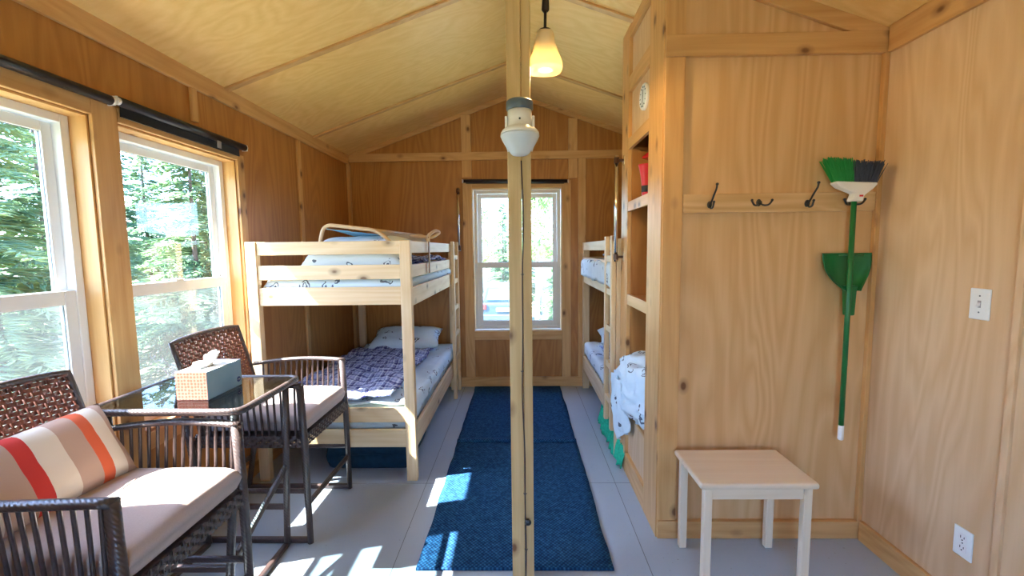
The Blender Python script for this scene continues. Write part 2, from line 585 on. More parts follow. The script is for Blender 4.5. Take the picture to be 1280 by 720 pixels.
def thing(name, loc, label, cat, group=None, kind=None):
    o = bpy.data.objects.new(name, None)
    o.empty_display_size = 0.05
    COL.objects.link(o)
    o.location = loc
    return tag(o, label, cat, group, kind)

def struct(o, label=None, cat=None):
    o['kind'] = 'structure'
    if label:
        o['label'] = label
    if cat:
        o['category'] = cat
    return o

def copy_tree(o, parent=None):
    c = o.copy()
    COL.objects.link(c)
    c.parent = parent
    for ch in list(o.children):
        copy_tree(ch, c)
    return c

def arc(c, r, a0, a1, n, plane='xz'):
    out = []
    for i in range(n + 1):
        t = a0 + (a1 - a0) * i / n
        a, b = r * math.cos(t), r * math.sin(t)
        out.append({'xz': (c[0] + a, c[1], c[2] + b), 'yz': (c[0], c[1] + a, c[2] + b), 'xy': (c[0] + a, c[1] + b, c[2])}[plane])
    return out

def fbm(x, y, z=0.0, o=3):
    return noise.fractal(Vector((x, y, z)), 1.0, 2.0, o)

# ------------------------------------------------------------------ the room
XL, XR, YF, YB = -1.76, 1.675, 4.50, -1.30
EAVE, RX, SL = 2.42, -0.045, 0.348
RIDGE = EAVE + SL * (XR - RX)
WT = 0.14
ZB = 2.50
W1 = (1.00, 1.785, 0.62, 2.02)
W2 = (1.905, 2.70, 0.62, 2.02)
W3 = (-0.485, 0.43, 0.60, 2.075)

struct(MB().box(XL - 0.1, XR + 0.1, YB - 0.1, YF + 0.1, -0.12, 0.0).build('floor', 'floor'), 'grey painted plywood floor', 'floor')
# seams between the floor sheets are thin dark gaps
m = MB()
for x in (-0.60, 0.575):
    m.box(x - 0.0015, x + 0.0015, YB, YF, 0.0, 0.0008)
for y in (0.12, 2.575):
    m.box(XL, XR, y - 0.0015, y + 0.0015, 0.0, 0.0008)
struct(m.build('trim_floor_seam', plain('floor seam', (0.17, 0.18, 0.19), 0.8)))

def wall_holes(u0, u1, z0, z1, holes):
    """rectangles (u0,u1,z0,z1) that make a wall with holes"""
    us = sorted({u0, u1, *[h[0] for h in holes], *[h[1] for h in holes]})
    out = []
    for a, b in zip(us[:-1], us[1:]):
        hs = [h for h in holes if h[0] <= a and h[1] >= b]
        if not hs:
            out.append((a, b, z0, z1))
        else:
            h = hs[0]
            out.append((a, b, z0, h[2]))
            out.append((a, b, h[3], z1))
    return out
m = MB()
for a, b, c, d in wall_holes(YB - WT, YF + WT, -0.1, ZB, [W1, W2]):
    m.box(XL - WT, XL, a, b, c, d)
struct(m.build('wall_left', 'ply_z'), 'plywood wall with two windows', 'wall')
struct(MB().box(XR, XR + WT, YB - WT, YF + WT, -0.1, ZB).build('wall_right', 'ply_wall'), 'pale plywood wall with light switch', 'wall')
m = MB()
for a, b, c, d in wall_holes(XL, XR, -0.1, EAVE, [W3]):
    m.box(a, b, YF, YF + WT, c, d)
m.prism([(XL, EAVE), (XR, EAVE), (RX, RIDGE)], 'y', YF, YF + WT)
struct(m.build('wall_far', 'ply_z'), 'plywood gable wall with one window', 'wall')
D1 = (-0.55, 0.55, 0.05, 2.1)  # hole in the back wall, added to let fill light in
m = MB()
for a, b, c, d in wall_holes(XL, XR, -0.1, EAVE, [D1]):
    m.box(a, b, YB - WT, YB, c, d)
m.prism([(XL, EAVE), (XR, EAVE), (RX, RIDGE)], 'y', YB - WT, YB)
struct(m.build('wall_back', 'ply_z'), 'plywood wall behind with a glazed door added for fill light', 'wall')

TH = 0.12
def ceil_z(x):
    return RIDGE - SL * abs(x - RX)
m = MB()
xl, xr = XL - 0.32, XR + 0.32
m.prism([(RX, RIDGE), (RX, RIDGE + TH), (xl, ceil_z(xl) + TH), (xl, ceil_z(xl))], 'y', YB - 0.4, YF + 0.4)
m.prism([(RX, RIDGE), (xr, ceil_z(xr)), (xr, ceil_z(xr) + TH), (RX, RIDGE + TH)], 'y', YB - 0.4, YF + 0.4)
struct(m.build('ceiling', 'ceil_y'), 'sloping plywood ceiling', 'ceiling')

ntrim = [0]
def trim(mb, mat, bevel=0.003, name=None):
    ntrim[0] += 1
    return struct(mb.build(name or 'trim_%d' % ntrim[0], mat, bevel=bevel))
# battens across the ceiling sheets
def slope_batten(y, side, w=0.045, t=0.014, x_in=None, x_out=None):
    sx = -1 if side == 'L' else 1
    xo = x_out if x_out is not None else (XL if side == 'L' else XR)
    xi = x_in if x_in is not None else RX + sx * 0.01
    trim(MB().bar((xi, y, ceil_z(xi) - t / 2), (xo, y, ceil_z(xo) - t / 2), w, t), 'pine_x')
for y in (0.44, 1.54, 2.64, 3.74):
    slope_batten(y, 'L')
    slope_batten(y, 'R')
# eave boards along the side walls
trim(MB().box(XL, XL + 0.02, YB, YF, 2.335, 2.432), 'pine_y')
trim(MB().box(XR - 0.02, XR, YB, 2.05, 2.31, 2.425), 'pine_y')
# left wall battens, corner batten, casings
T = 0.018
trim(MB().box(XL, XL + T, 2.355, 2.395, 2.16, 2.335), 'pine_z')
trim(MB().box(XL, XL + T, 3.455, 3.505, 0.10, 2.335), 'pine_z')
trim(MB().box(XL, XL + 0.03, YF - 0.045, YF, 0.10, 2.335), 'pine_z')
trim(MB().box(XL, XL + 0.02, YB, YF, 0.0, 0.095), 'pine_y', name='baseboard_left')
trim(MB().box(XL, XL + T, 1.787, 1.903, 0.10, 2.085), 'pine_z')          # the wide board between the windows
trim(MB().box(XL, XL + T, 2.702, 2.765, 0.10, 2.06), 'pine_z')
trim(MB().box(XL, XL + T, 0.90, 0.998, 0.10, 2.02), 'pine_z')
trim(MB().box(XL, XL + T + 0.002, 0.90, 1.785, 2.022, 2.085), 'pine_y')
trim(MB().box(XL, XL + T + 0.002, 1.905, 2.70, 2.022, 2.085), 'pine_y')
trim(MB().box(XL, XL + T + 0.002, 1.905, 2.70, 0.535, 0.617), 'pine_y')
trim(MB().box(XL, XL + T + 0.002, 1.00, 1.785, 0.535, 0.617), 'pine_y')
def reveal(w, name):
    a, b, c, d = w
    t = 0.008
    mb = MB()
    mb.box(XL - 0.075, XL + 0.001, a, a + t, c, d)
    mb.box(XL - 0.075, XL + 0.001, b - t, b, c, d)
    mb.box(XL - 0.075, XL + 0.001, a, b, d - t, d)
    mb.box(XL - 0.075, XL + 0.012, a, b, c, c + 0.012)
    trim(mb, 'pine_z', 0.001)
reveal(W1, '1')
reveal(W2, '2')
# far wall
trim(MB().box(XL, XR, YF - 0.02, YF, 0.0, 0.105), 'pine_x', name='baseboard_far')
trim(MB().box(XL, XR, YF - 0.022, YF, 2.362, 2.442), 'pine_x')
trim(MB().box(-0.585, -0.485, YF - T, YF, 2.19, 2.362), 'pine_z')
mb = MB()
mb.box(-0.585, -0.487, YF - T, YF, 2.442, 2.81)
trim(mb, 'pine_z')
trim(MB().box(0.50, 0.59, YF - T, YF, 2.442, 2.76), 'pine_z')
trim(MB().box(0.50, 0.59, YF - T, YF, 2.17, 2.362), 'pine_z')
trim(MB().box(-0.583, -0.487, YF - T, YF, 0.105, 2.15), 'pine_z')
trim(MB().box(0.432, 0.525, YF - T, YF, 0.105, 2.15), 'pine_z')
trim(MB().box(-0.487, 0.432, YF - T, YF, 2.078, 2.15), 'pine_x')
trim(MB().box(-0.487, 0.432, YF - T, YF, 0.505, 0.598), 'pine_x')
trim(MB().box(0.60, 0.675, YF - T - 0.006, YF, 0.105, 2.362), 'pine_z')
trim(MB().box(-0.735, -0.655, YF - T - 0.006, YF, 0.0, 1.5), 'pine_z')
for sx, xo in ((-1, XL), (1, XR)):
    trim(MB().bar((RX + sx * 0.005, YF - 0.008, ceil_z(RX + sx * 0.005) - 0.022), (xo, YF - 0.008, ceil_z(xo) - 0.022), 0.016, 0.042), 'pine_x')
# right wall
trim(MB().box(XR - 0.02, XR, YB, 2.05, 0.0, 0.10), 'pine_y', name='baseboard_right')
trim(MB().box(XR - 0.012, XR, 1.455, 1.478, 0.10, 2.31), 'ply_wall', 0.001)

# ------------------------------------------------------------------ windows
def make_window(n, u0, u1, z0, z1, put, label):
    """double-hung white window; put(u, z, w): w runs outward from the room face of the frame"""
    c = put((u0 + u1) / 2, z0, 0.03)
    t = thing('window_%d' % n, c, label, 'window', kind='structure')
    def bars(a, b, c0, d, w0, w1, s, bot=None, top=None):
        mb = MB()
        bot, top = bot or s, top or s
        def bx(ua, ub, za, zb):
            p, q = put(ua, za, w0), put(ub, zb, w1)
            mb.box(p[0], q[0], p[1], q[1], p[2], q[2])
        bx(a, a + s, c0, d); bx(b - s, b, c0, d)
        bx(a + s, b - s, c0, c0 + bot); bx(a + s, b - s, d - top, d)
        return mb
    bars(u0 + 0.008, u1 - 0.008, z0 + 0.012, z1 - 0.008, 0.0, 0.065, 0.034).build('window_frame', 'vinyl', t, 0.003)
    zm = z0 + (z1 - z0) * 0.463
    a, b = u0 + 0.044, u1 - 0.044
    up = bars(a, b, zm - 0.005, z1 - 0.045, 0.036, 0.060, 0.040).build('upper_sash', 'vinyl', t, 0.003)
    lo = bars(a - 0.004, b + 0.004, z0 + 0.048, zm + 0.038, 0.006, 0.032, 0.046, 0.05, 0.058).build('lower_sash', 'vinyl', t, 0.003)
    def pane(nm, a, b, c0, d, w, mat, par, th=0.003):
        p, q = put(a, c0, w), put(b, d, w + th)
        return MB().box(p[0], q[0], p[1], q[1], p[2], q[2]).build(nm, mat, par)
    pane('pane', a + 0.038, b - 0.038, zm + 0.033, z1 - 0.083, 0.047, 'pane', up)
    pane('pane', a + 0.040, b - 0.040, z0 + 0.096, zm - 0.018, 0.018, 'pane', lo)
    pane('screen', a - 0.008, b + 0.008, z0 + 0.048, zm + 0.03, 0.062, 'screen', t, 0.001)
    # dark gaskets round the glass
    for w, aa, bb, cc, dd, par in ((0.044, a + 0.037, b - 0.037, zm + 0.032, z1 - 0.082, up), (0.014, a + 0.039, b - 0.039, z0 + 0.095, zm - 0.017, lo)):
        mb = MB()
        s = 0.005
        for (ua, ub, za, zb) in ((aa, aa + s, cc, dd), (bb - s, bb, cc, dd), (aa, bb, cc, cc + s), (aa, bb, dd - s, dd)):
            p, q = put(ua, za, w), put(ub, zb, w + 0.006)
            mb.box(p[0], q[0], p[1], q[1], p[2], q[2])
        mb.build('gasket', 'grey', par)
    p, q = put((u0 + u1) / 2 - 0.03, zm + 0.038, 0.008), put((u0 + u1) / 2 + 0.03, zm + 0.05, 0.028)
    MB().box(p[0], q[0], p[1], q[1], p[2], q[2]).build('latch', 'white', lo, 0.004)
    return t
putL = lambda u, z, w: (XL - 0.072 - w, u, z)
make_window(1, *W1, putL, 'left wall window nearest the camera, above the armchair with the striped pillow')
make_window(2, *W2, putL, 'left wall window behind the tissue box, next to the bunk bed')
make_window(3, *W3, lambda u, z, w: (u, YF + 0.045 + w, z), 'window in the far wall at the end of the blue rug')
t = thing('fill_light_door_1', (0, YB - 0.07, 0.05), 'unseen glazed door added for fill light behind the camera', 'door', kind='structure')  # unseen door, added to brighten the room from behind
mb = MB()
for a, b in ((-0.55, 0.55),):
    mb.box(a, a + 0.08, YB - 0.09, YB - 0.05, 0.05, 2.1)
    mb.box(b - 0.08, b, YB - 0.09, YB - 0.05, 0.05, 2.1)
    mb.box(a, b, YB - 0.09, YB - 0.05, 0.05, 0.2)
    mb.box(a, b, YB - 0.09, YB - 0.05, 2.0, 2.1)
mb.build('fill_door_frame', 'vinyl', t, 0.003)
MB().box(-0.47, 0.47, YB - 0.072, YB - 0.068, 0.2, 2.0).build('pane', 'pane', t)

# ------------------------------------------------------------------ the closet block with open cubbies
CX, CY0, CY1 = 0.668, 2.07, 2.87
m = MB()
m.box(CX + 0.02, XR, CY0 + 0.012, CY0 + 0.05, 0, EAVE + 0.0)
m.prism([(CX + 0.02, EAVE), (XR, EAVE), (CX + 0.02, ceil_z(CX + 0.02))], 'y', CY0 + 0.012, CY0 + 0.05)
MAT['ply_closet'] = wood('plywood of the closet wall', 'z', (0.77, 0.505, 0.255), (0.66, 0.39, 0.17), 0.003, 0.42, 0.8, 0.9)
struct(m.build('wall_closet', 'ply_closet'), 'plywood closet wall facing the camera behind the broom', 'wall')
m = MB()
m.box(CX + 0.02, XR, CY1 - 0.03, CY1, 0, EAVE)
m.prism([(CX + 0.02, EAVE), (XR, EAVE), (CX + 0.02, ceil_z(CX + 0.02))], 'y', CY1 - 0.03, CY1)
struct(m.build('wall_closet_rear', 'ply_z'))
trim(MB().box(CX + 0.004, 0.764, CY0 - 0.006, CY0 + 0.012, 0.092, 2.315), 'pine_z')
trim(MB().box(CX + 0.004, 0.764, CY0 - 0.006, CY0 + 0.012, 2.41, ceil_z(0.764) - 0.0), 'pine_z')
trim(MB().box(CX + 0.004, XR, CY0 - 0.012, CY0 + 0.012, 2.315, 2.41), 'pine_x')
trim(MB().box(CX + 0.004, XR, CY0 - 0.014, CY0 + 0.012, 0.0, 0.09), 'pine_x', name='baseboard_closet')
trim(MB().box(XR - 0.022, XR, CY0 - 0.012, CY0 + 0.012, 0.09, 2.315), 'pine_z')
trim(MB().bar((0.70, CY0 + 0.002, ceil_z(0.70) - 0.035), (XR, CY0 + 0.002, ceil_z(XR) - 0.035), 0.02, 0.07), 'pine_x')
# face frame towards the aisle
t = thing('cubby_unit', (CX, (CY0 + CY1) / 2, 0), 'built-in tall pine cubby shelves facing the aisle, with red things on upper shelves', 'shelf')
FT = 0.02
zt = ceil_z(CX)
MB().box(CX - 0.002, CX + FT, CY0, 2.29, 0.0, zt).build('stile', 'pine_z', t, 0.002)
MB().box(CX - 0.002, CX + FT, 2.71, CY1, 0.0, zt).build('stile', 'pine_z', t, 0.002)
for z0, z1 in ((0.0, 0.13), (1.10, 1.165), (1.675, 1.735), (2.05, 2.115), (2.385, 2.475), (2.70, zt)):
    MB().box(CX - 0.001, CX + FT, 2.29, 2.71, z0, min(z1, zt)).build('rail', 'pine_y', t, 0.002)
for z in (0.40, 1.155, 1.725):
    MB().box(CX + FT, CX + 0.52, CY0 + 0.05, CY1 - 0.03, z - 0.02, z).build('shelf', 'pine_y', t, 0.001)
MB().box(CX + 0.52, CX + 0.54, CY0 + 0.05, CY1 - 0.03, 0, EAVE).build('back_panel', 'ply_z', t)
MB().box(CX + FT, CX + FT + 0.012, 2.27, 2.73, 0.10, 0.385).build('lower_panel', 'ply_wall', t)
MB().box(CX + FT, CX + FT + 0.012, 2.27, 2.73, 2.08, zt - 0.02).build('upper_panel', 'ply_wall', t)
for y in (2.275, 2.705):
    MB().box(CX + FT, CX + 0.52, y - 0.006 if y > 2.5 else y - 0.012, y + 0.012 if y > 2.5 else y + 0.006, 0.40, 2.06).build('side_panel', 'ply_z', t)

# ------------------------------------------------------------------ post
t = thing('support_post', (0, 1.795, 0), 'square timber roof post of two boards standing in the aisle on the rug', 'post')
MB().box(-0.046, 0.0085, 1.75, 1.84, 0, RIDGE - 0.01).build('timber', 'post', t, 0.003)
MB().box(0.0105, 0.047, 1.752, 1.84, 0, RIDGE - 0.01).build('timber', 'post', t, 0.003)
t = thing('electric_cable', (0.012, 1.748, 0.0), 'thin dark cable stapled down the seam of the timber post', 'cable')
pts = []
for i in range(40):
    z = 0.02 + i * 1.78 / 39
    pts.append((0.009 + 0.004 * math.sin(z * 5.0) + 0.002 * math.sin(z * 13), 1.7465, z))
MB().tube(pts, 0.0028, 6).build('cable_sheath', plain('cable', (0.06, 0.03, 0.025), 0.5), t, smooth=True)
for z in (0.17, 0.42, 0.95, 1.35):
    i = min(range(40), key=lambda k: abs(pts[k][2] - z))
    x = pts[i][0]
    MB().tube([(x - 0.006, 1.75, z), (x - 0.005, 1.743, z), (x + 0.005, 1.743, z), (x + 0.006, 1.75, z)], 0.0015, 6).build('staple', 'iron', t)
t = thing('screw_knob', (0.022, 1.745, 0.30), 'small dark round knob screwed low on the timber post', 'knob')
MB().lathe([(0.005, 0.006), (0.006, -0.004), (0.013, -0.009), (0.014, -0.016), (0.009, -0.021), (0.0, -0.022)], (0.022, 1.747, 0.30), 16, 'y').build('knob_head', 'iron', t, smooth=True)

# ------------------------------------------------------------------ jar light on the post
lx, ly = 0.004, 1.688
t = thing('jar_light', (lx, ly, 1.80), 'white jar light with glass globe fixed on the timber post', 'lamp')
MB().lathe([(0.0, 2.013), (0.044, 2.010), (0.051, 2.004), (0.051, 1.978), (0.047, 1.972)], (lx, ly, 0)).build('cap', 'grey', t, smooth=True, bevel=0.002)
MB().lathe([(0.045, 1.975), (0.046, 1.94), (0.047, 1.915), (0.056, 1.908), (0.066, 1.900), (0.073, 1.890), (0.0735, 1.884)], (lx, ly, 0)).build('lamp_body', 'white', t, smooth=True)
MB().lathe([(0.0735, 1.885), (0.074, 1.878), (0.067, 1.862), (0.055, 1.842), (0.043, 1.826), (0.036, 1.816), (0.030, 1.810), (0.0, 1.809)], (lx, ly, 0)).build('glass_jar', 'jar', t, smooth=True)
MB().lathe([(0.012, 1.905), (0.014, 1.885), (0.025, 1.865), (0.026, 1.850), (0.016, 1.835), (0.0, 1.832)], (lx, ly, 0), 18).build('bulb', 'white', t, smooth=True)
for s in (-1, 1):
    MB().box(lx + s * 0.046, lx + s * 0.056, ly - 0.02, ly + 0.02, 1.90, 1.95).build('side_clip', 'white', t, 0.003)
    MB().bar((lx + s * 0.070, ly, 1.895), (lx + s * 0.045, ly, 1.822), 0.004, 0.004, (0, 1, 0)).build('guard_wire', 'white', t)
MB().box(lx - 0.03, lx + 0.03, ly + 0.035, 1.75, 1.92, 1.985).build('mount', 'white', t, 0.004)
MB().lathe([(0.0, -0.049), (0.004, -0.0485), (0.004, -0.044)], (lx, ly, 1.932), 10, 'y').build('screw', 'iron', t)

# ------------------------------------------------------------------ pendant lamp
px, py = 0.108, 1.80
t = thing('pendant_lamp', (px, py, 2.16), 'lit pendant lamp with cream flared glass shade hanging from ceiling', 'lamp')
zc = ceil_z(px)
MB().lathe([(0.0, 2.168 + 0.0), (0.064, 2.163), (0.0665, 2.168), (0.066, 2.182), (0.060, 2.200), (0.050, 2.225), (0.041, 2.255), (0.035, 2.285), (0.031, 2.303), (0.026, 2.308), (0.010, 2.309)][1:], (px, py, 0), 40, 'z', 3.0).build('lamp_shade', 'shade', t, smooth=True, solid=0.003)
MB().lathe([(0.0, 2.318), (0.024, 2.316), (0.026, 2.309), (0.012, 2.306), (0.012, 2.27), (0.0, 2.268)], (px, py, 0), 20).build('socket', 'dark', t, smooth=True)
MB().tube([(px, py, 2.31), (px + 0.002, py, 2.39)], 0.006, 10).build('stem', 'dark', t, smooth=True)
MB().tube([(px + 0.002, py, 2.385), (px + 0.002, py, 2.392), (px + 0.004, py, 2.46), (px + 0.004, py, 2.47), (px + 0.004, py, zc - 0.02)], [0.010, 0.0155, 0.0125, 0.006, 0.005], 14).build('cord', 'dark', t, smooth=True)
MB().lathe([(0.0, zc - 0.03), (0.05, zc - 0.028), (0.058, zc - 0.01), (0.058, zc + 0.012)], (px, py, 0), 24).build('ceiling_rose', 'dark', t, smooth=True)
MB().lathe([(0.010, 2.275), (0.013, 2.255), (0.026, 2.228), (0.029, 2.208), (0.021, 2.188), (0.0, 2.180)], (px, py, 0), 20).build('bulb', 'bulb', t, smooth=True)

# ------------------------------------------------------------------ rugs
def rug(name, x0, x1, y0, y1, label, fold=None):
    def fn(u, v):
        x = x0 + (x1 - x0) * u
        y = y0 + (y1 - y0) * v
        e = 0.004 * fbm(y * 3, x * 2, 3.0)
        if u in (0, 1):
            x += e * 2
        z = 0.007 + 0.0015 * fbm(x * 4, y * 4)
        if fold is not None:
            z += 0.016 * math.exp(-((y - fold) / 0.03) ** 2)
        return (x, y, z)
    return tag(MB().grid(fn, 24, 60).build(name, 'rug', solid=0.010, smooth=True), label, 'rug')
rug('runner_rug', -0.487, 0.408, 1.835, 3.145, 'blue ribbed runner rug with sun patches, around the foot of the post')
rug('runner_rug', -0.487, 0.408, 3.12, 4.46, 'blue ribbed runner rug under the far window, between the bunks', 3.145)

# ------------------------------------------------------------------ bunk beds
PW = 0.066
def bunk(x_wall, x_aisle, y0, y1, label, ladder, end_near=True):
    """bunk with its long open side at x_aisle"""
    sg = 1 if x_aisle > x_wall else -1
    t = thing('bunk_bed', ((x_wall + x_aisle) / 2, (y0 + y1) / 2, 0), label, 'bed', 'pine bunk beds')
    xa0, xa1 = x_aisle - sg * PW, x_aisle
    xw0, xw1 = x_wall, x_wall + sg * PW
    H = 1.515
    for xs in ((xa0, xa1), (xw0, xw1)):
        for ys in ((y0, y0 + 0.045), (y1 - 0.045, y1)):
            MB().box(*xs, *ys, 0, H).build('post', 'bed_z', t, 0.004)
    lo, hi = min(xw1, xa0), max(xw1, xa0)
    for ys in ((y0 + 0.008, y0 + 0.030), (y1 - 0.030, y1 - 0.008)):
        for z0, z1 in ((1.433, 1.513), (1.281, 1.369), (1.123, 1.234)):
            MB().box(lo, hi, *ys, z0, z1).build('end_rail', 'bed_x', t, 0.004)
        for z0, z1 in ((0.380, 0.474), (0.219, 0.334)):
            MB().box(lo, hi, *ys, z0, z1).build('end_rail', 'bed_x', t, 0.004)
    xf = (x_aisle - sg * 0.028, x_aisle - sg * 0.004)
    for z0, z1 in ((1.437, 1.513), (1.285, 1.365)):
        MB().box(*xf, y0 + 0.045, y1 - (0.045 if ladder is None else 0.045), z0, z1).build('guard_rail', 'bed_y', t, 0.004)
    for z0, z1 in ((1.110, 1.225), (0.205, 0.345)):
        MB().box(*xf, y0 + 0.045, y1 - 0.045, z0, z1).build('side_rail', 'bed_y', t, 0.004)
        MB().box(x_wall + sg * 0.004, x_wall + sg * 0.028, y0 + 0.045, y1 - 0.045, z0, z1).build('side_rail', 'bed_y', t, 0.004)
    for z in (1.125, 0.275):
        n = 12
        for k in range(n):
            y = y0 + 0.12 + k * (y1 - y0 - 0.24) / (n - 1)
            MB().box(lo, hi, y - 0.03, y + 0.03, z, z + 0.018).build('slat', 'bed_x', t)
    ya, yb, zb = ladder
    ld = MB()
    ld.box(x_aisle + sg * 0.002, x_aisle + sg * 0.034, ya - 0.022, ya + 0.022, zb, 1.535)
    ld = ld.build('ladder', 'bed_z', t, 0.004)
    MB().box(x_aisle + sg * 0.002, x_aisle + sg * 0.034, yb - 0.022, yb + 0.022, zb, 1.535).build('ladder_stile', 'bed_z', ld, 0.004)
    for z in (0.38, 0.63, 0.89, 1.15, 1.38):
        if z > zb + 0.05:
            MB().box(x_aisle + sg * 0.006, x_aisle + sg * 0.028, min(ya, yb) + 0.022, max(ya, yb) - 0.022, z - 0.022, z + 0.022).build('rung', 'bed_y', ld, 0.003)
    return t
bunk(-1.67, -0.663, 2.60, 4.42, 'pine bunk bed on the left, behind the wicker armchair', (4.12, 4.40, 0.0))
bunk(1.64, 0.640, 2.885, 4.45, 'pine bunk bed on the right, half hidden behind the cubby shelves', (3.11, 2.905, 0.20))

def soft_box(mb, x0, x1, y0, y1, z0, z1, n=14, puff=0.0, seed=0.0, rough=0.006):
    """a rounded mattress / cushion: closed grid with eased edges"""
    def prof(u):
        return 1 - abs(2 * u - 1) ** 24
    nx, ny = n, n
    top, bot = [], []
    for j in range(ny + 1):
        for i in range(nx + 1):
            u, v = i / nx, j / ny
            a = 0.5 - 0.5 * math.cos(PI * u)
            b = 0.5 - 0.5 * math.cos(PI * v)
            e = (max(0, prof(a)) * max(0, prof(b))) ** 0.5
            x, y = x0 + (x1 - x0) * a, y0 + (y1 - y0) * b
            zm = (z0 + z1) / 2
            h = (z1 - z0) / 2
            w = rough * fbm(x * 6 + seed, y * 6, seed)
            d = puff * (1 - (2 * a - 1) ** 2) * (1 - (2 * b - 1) ** 2)
            top.append((x, y, zm + (h + d) * e + w * e))
            bot.append((x, y, zm - h * e))
    k = (nx + 1) * (ny + 1)
    fs = []
    for j in range(ny):
        for i in range(nx):
            a = j * (nx + 1) + i
            fs.append((a, a + 1, a + nx + 2, a + nx + 1))
            fs.append((k + a, k + a + nx + 1, k + a + nx + 2, k + a + 1))
    vs = top + bot
    # weld rims
    border = [i for i in range(nx + 1)] + [(j * (nx + 1) + nx) for j in range(1, ny + 1)] + [ny * (nx + 1) + i for i in range(nx - 1, -1, -1)] + [j * (nx + 1) for j in range(ny - 1, 0, -1)]
    for q in range(len(border)):
        a, b = border[q], border[(q + 1) % len(border)]
        fs.append((a, b, k + b, k + a))
    return mb.add(vs, fs)

def mattress(x0, x1, y0, y1, z0, z1, label, mat='sheet'):
    return tag(soft_box(MB(), x0, x1, y0, y1, z0, z1, 20, 0.01, x0).build('mattress', mat, smooth=True), label, 'mattress')
mattress(-1.60, -0.695, 2.634, 4.37, 0.294, 0.455, 'pale mattress with ink-drawn sheet on the lower left bunk')
mattress(-1.60, -0.695, 2.634, 4.37, 1.144, 1.30, 'pale mattress with ink-drawn sheet on the upper left bunk')
mattress(0.672, 1.57, 2.935, 4.40, 0.294, 0.455, 'pale mattress on the lower right bunk')
mattress(0.672, 1.57, 2.935, 4.40, 1.144, 1.30, 'pale mattress on the upper right bunk')

def drape(name, mat, x0, x1, y0, y1, ztop, label, cat, amp=0.02, drop=0.0, drop_side=1, seed=0.0, nu=40, nv=60, solid=0.012, edge=0.0, wave=0.0):
    """cloth lying flat with wrinkles; on its aisle side it may fall by `drop`"""
    w = x1 - x0
    def fn(u, v):
        y = y0 + (y1 - y0) * v
        s = u * (w + drop)
        if drop_side < 0:
            s = (1 - u) * (w + drop)
        if s <= w:
            x = s
            z = 0.0
        else:
            d = s - w
            x = w + min(d, 0.02) * 0.6
            z = -max(0, d - 0.006)
        X = x0 + x if drop_side > 0 else x1 - x
        n1 = fbm(X * 5 + seed, y * 5, seed, 4)
        z += amp * n1 + amp * 0.5 * abs(fbm(X * 11, y * 9 + seed, 1.0, 3))
        X += 0.010 * fbm(y * 6, v * 3, seed) + (drop_side * 0.008 * n1 if s > w else 0)
        yy = y + edge * fbm(X * 5, seed, 2.0, 3) * (1 if v in (0, 1) else 0)
        z += wave * math.sin(y * 40)
        return (X, yy, ztop + z)
    return tag(MB().grid(fn, nu, nv).build(name, mat, solid=solid, smooth=True), label, cat)

# lower left bunk: sheet hanging on the aisle side, plaid blanket over it, pillow
drape('bed_sheet', 'sheet', -1.58, -0.697, 2.66, 4.36, 0.485, 'pale duvet cover with ink drawings spread on the lower left bunk', 'duvet', 0.016, 0.10, 1, 3.0)
drape('plaid_blanket', 'plaid', -1.56, -0.83, 2.65, 4.02, 0.535, 'blue and purple plaid blanket on the lower left bunk', 'blanket', 0.030, 0.0, 1, 8.0, edge=0.05)

def pillow(name, mat, c, sx, sy, h, label, rot=(0, 0, 0), cat='pillow', seed=0.0, wrk=0.012):
    mb = MB()
    n = 26
    vs, fs = [], []
    for side in (1, -1):
        for j in range(n + 1):
            for i in range(n + 1):
                u, v = -1 + 2 * i / n, -1 + 2 * j / n
                e = max(0.0, (1 - u ** 4) * (1 - v ** 4)) ** 0.55
                pin = 1 - 0.07 * (1 - abs(v)) * abs(u) ** 3
                pin2 = 1 - 0.07 * (1 - abs(u)) * abs(v) ** 3
                wr = wrk * fbm(u * 2.2 + seed, v * 2.2, seed + side, 3)
                vs.append((u * sx / 2 * pin, v * sy / 2 * pin2, side * (h / 2 * e + wr * e)))
    k = (n + 1) ** 2
    for j in range(n):
        for i in range(n):
            a = j * (n + 1) + i
            fs.append((a, a + 1, a + n + 2, a + n + 1))
            fs.append((k + a, k + a + n + 1, k + a + n + 2, k + a + 1))
    mb.add(vs, fs)
    o = mb.build(name, mat, smooth=True)
    bm = bmesh.new()
    bm.from_mesh(o.data)
    bmesh.ops.remove_doubles(bm, verts=bm.verts, dist=1e-5)
    bmesh.ops.recalc_face_normals(bm, faces=bm.faces)
    bm.to_mesh(o.data)
    bm.free()
    o.location = c
    o.rotation_euler = rot
    return tag(o, label, cat)
pillow('pillow', 'sheet', (-1.12, 4.16, 0.60), 0.66, 0.40, 0.15, 'pale pillow at the head of the lower left bunk', (0.25, 0, 0.06), seed=1)
# upper left bunk
drape('bed_sheet', 'sheet', -1.55, -0.70, 2.72, 4.30, 1.335, 'pale duvet with ink drawings on the upper left bunk', 'duvet', 0.02, 0.03, 1, 13.0)
pillow('pillow', 'sheet2', (-1.05, 2.84, 1.432), 0.66, 0.36, 0.18, 'pale pillow standing against the near end of the upper left bunk', (0.42, 0.0, -0.03), seed=4)
drape('plaid_blanket', 'plaid', -1.25, -0.715, 3.25, 4.15, 1.375, 'crumpled plaid blanket on the upper left bunk', 'blanket', 0.035, 0.0, 1, 28.0)
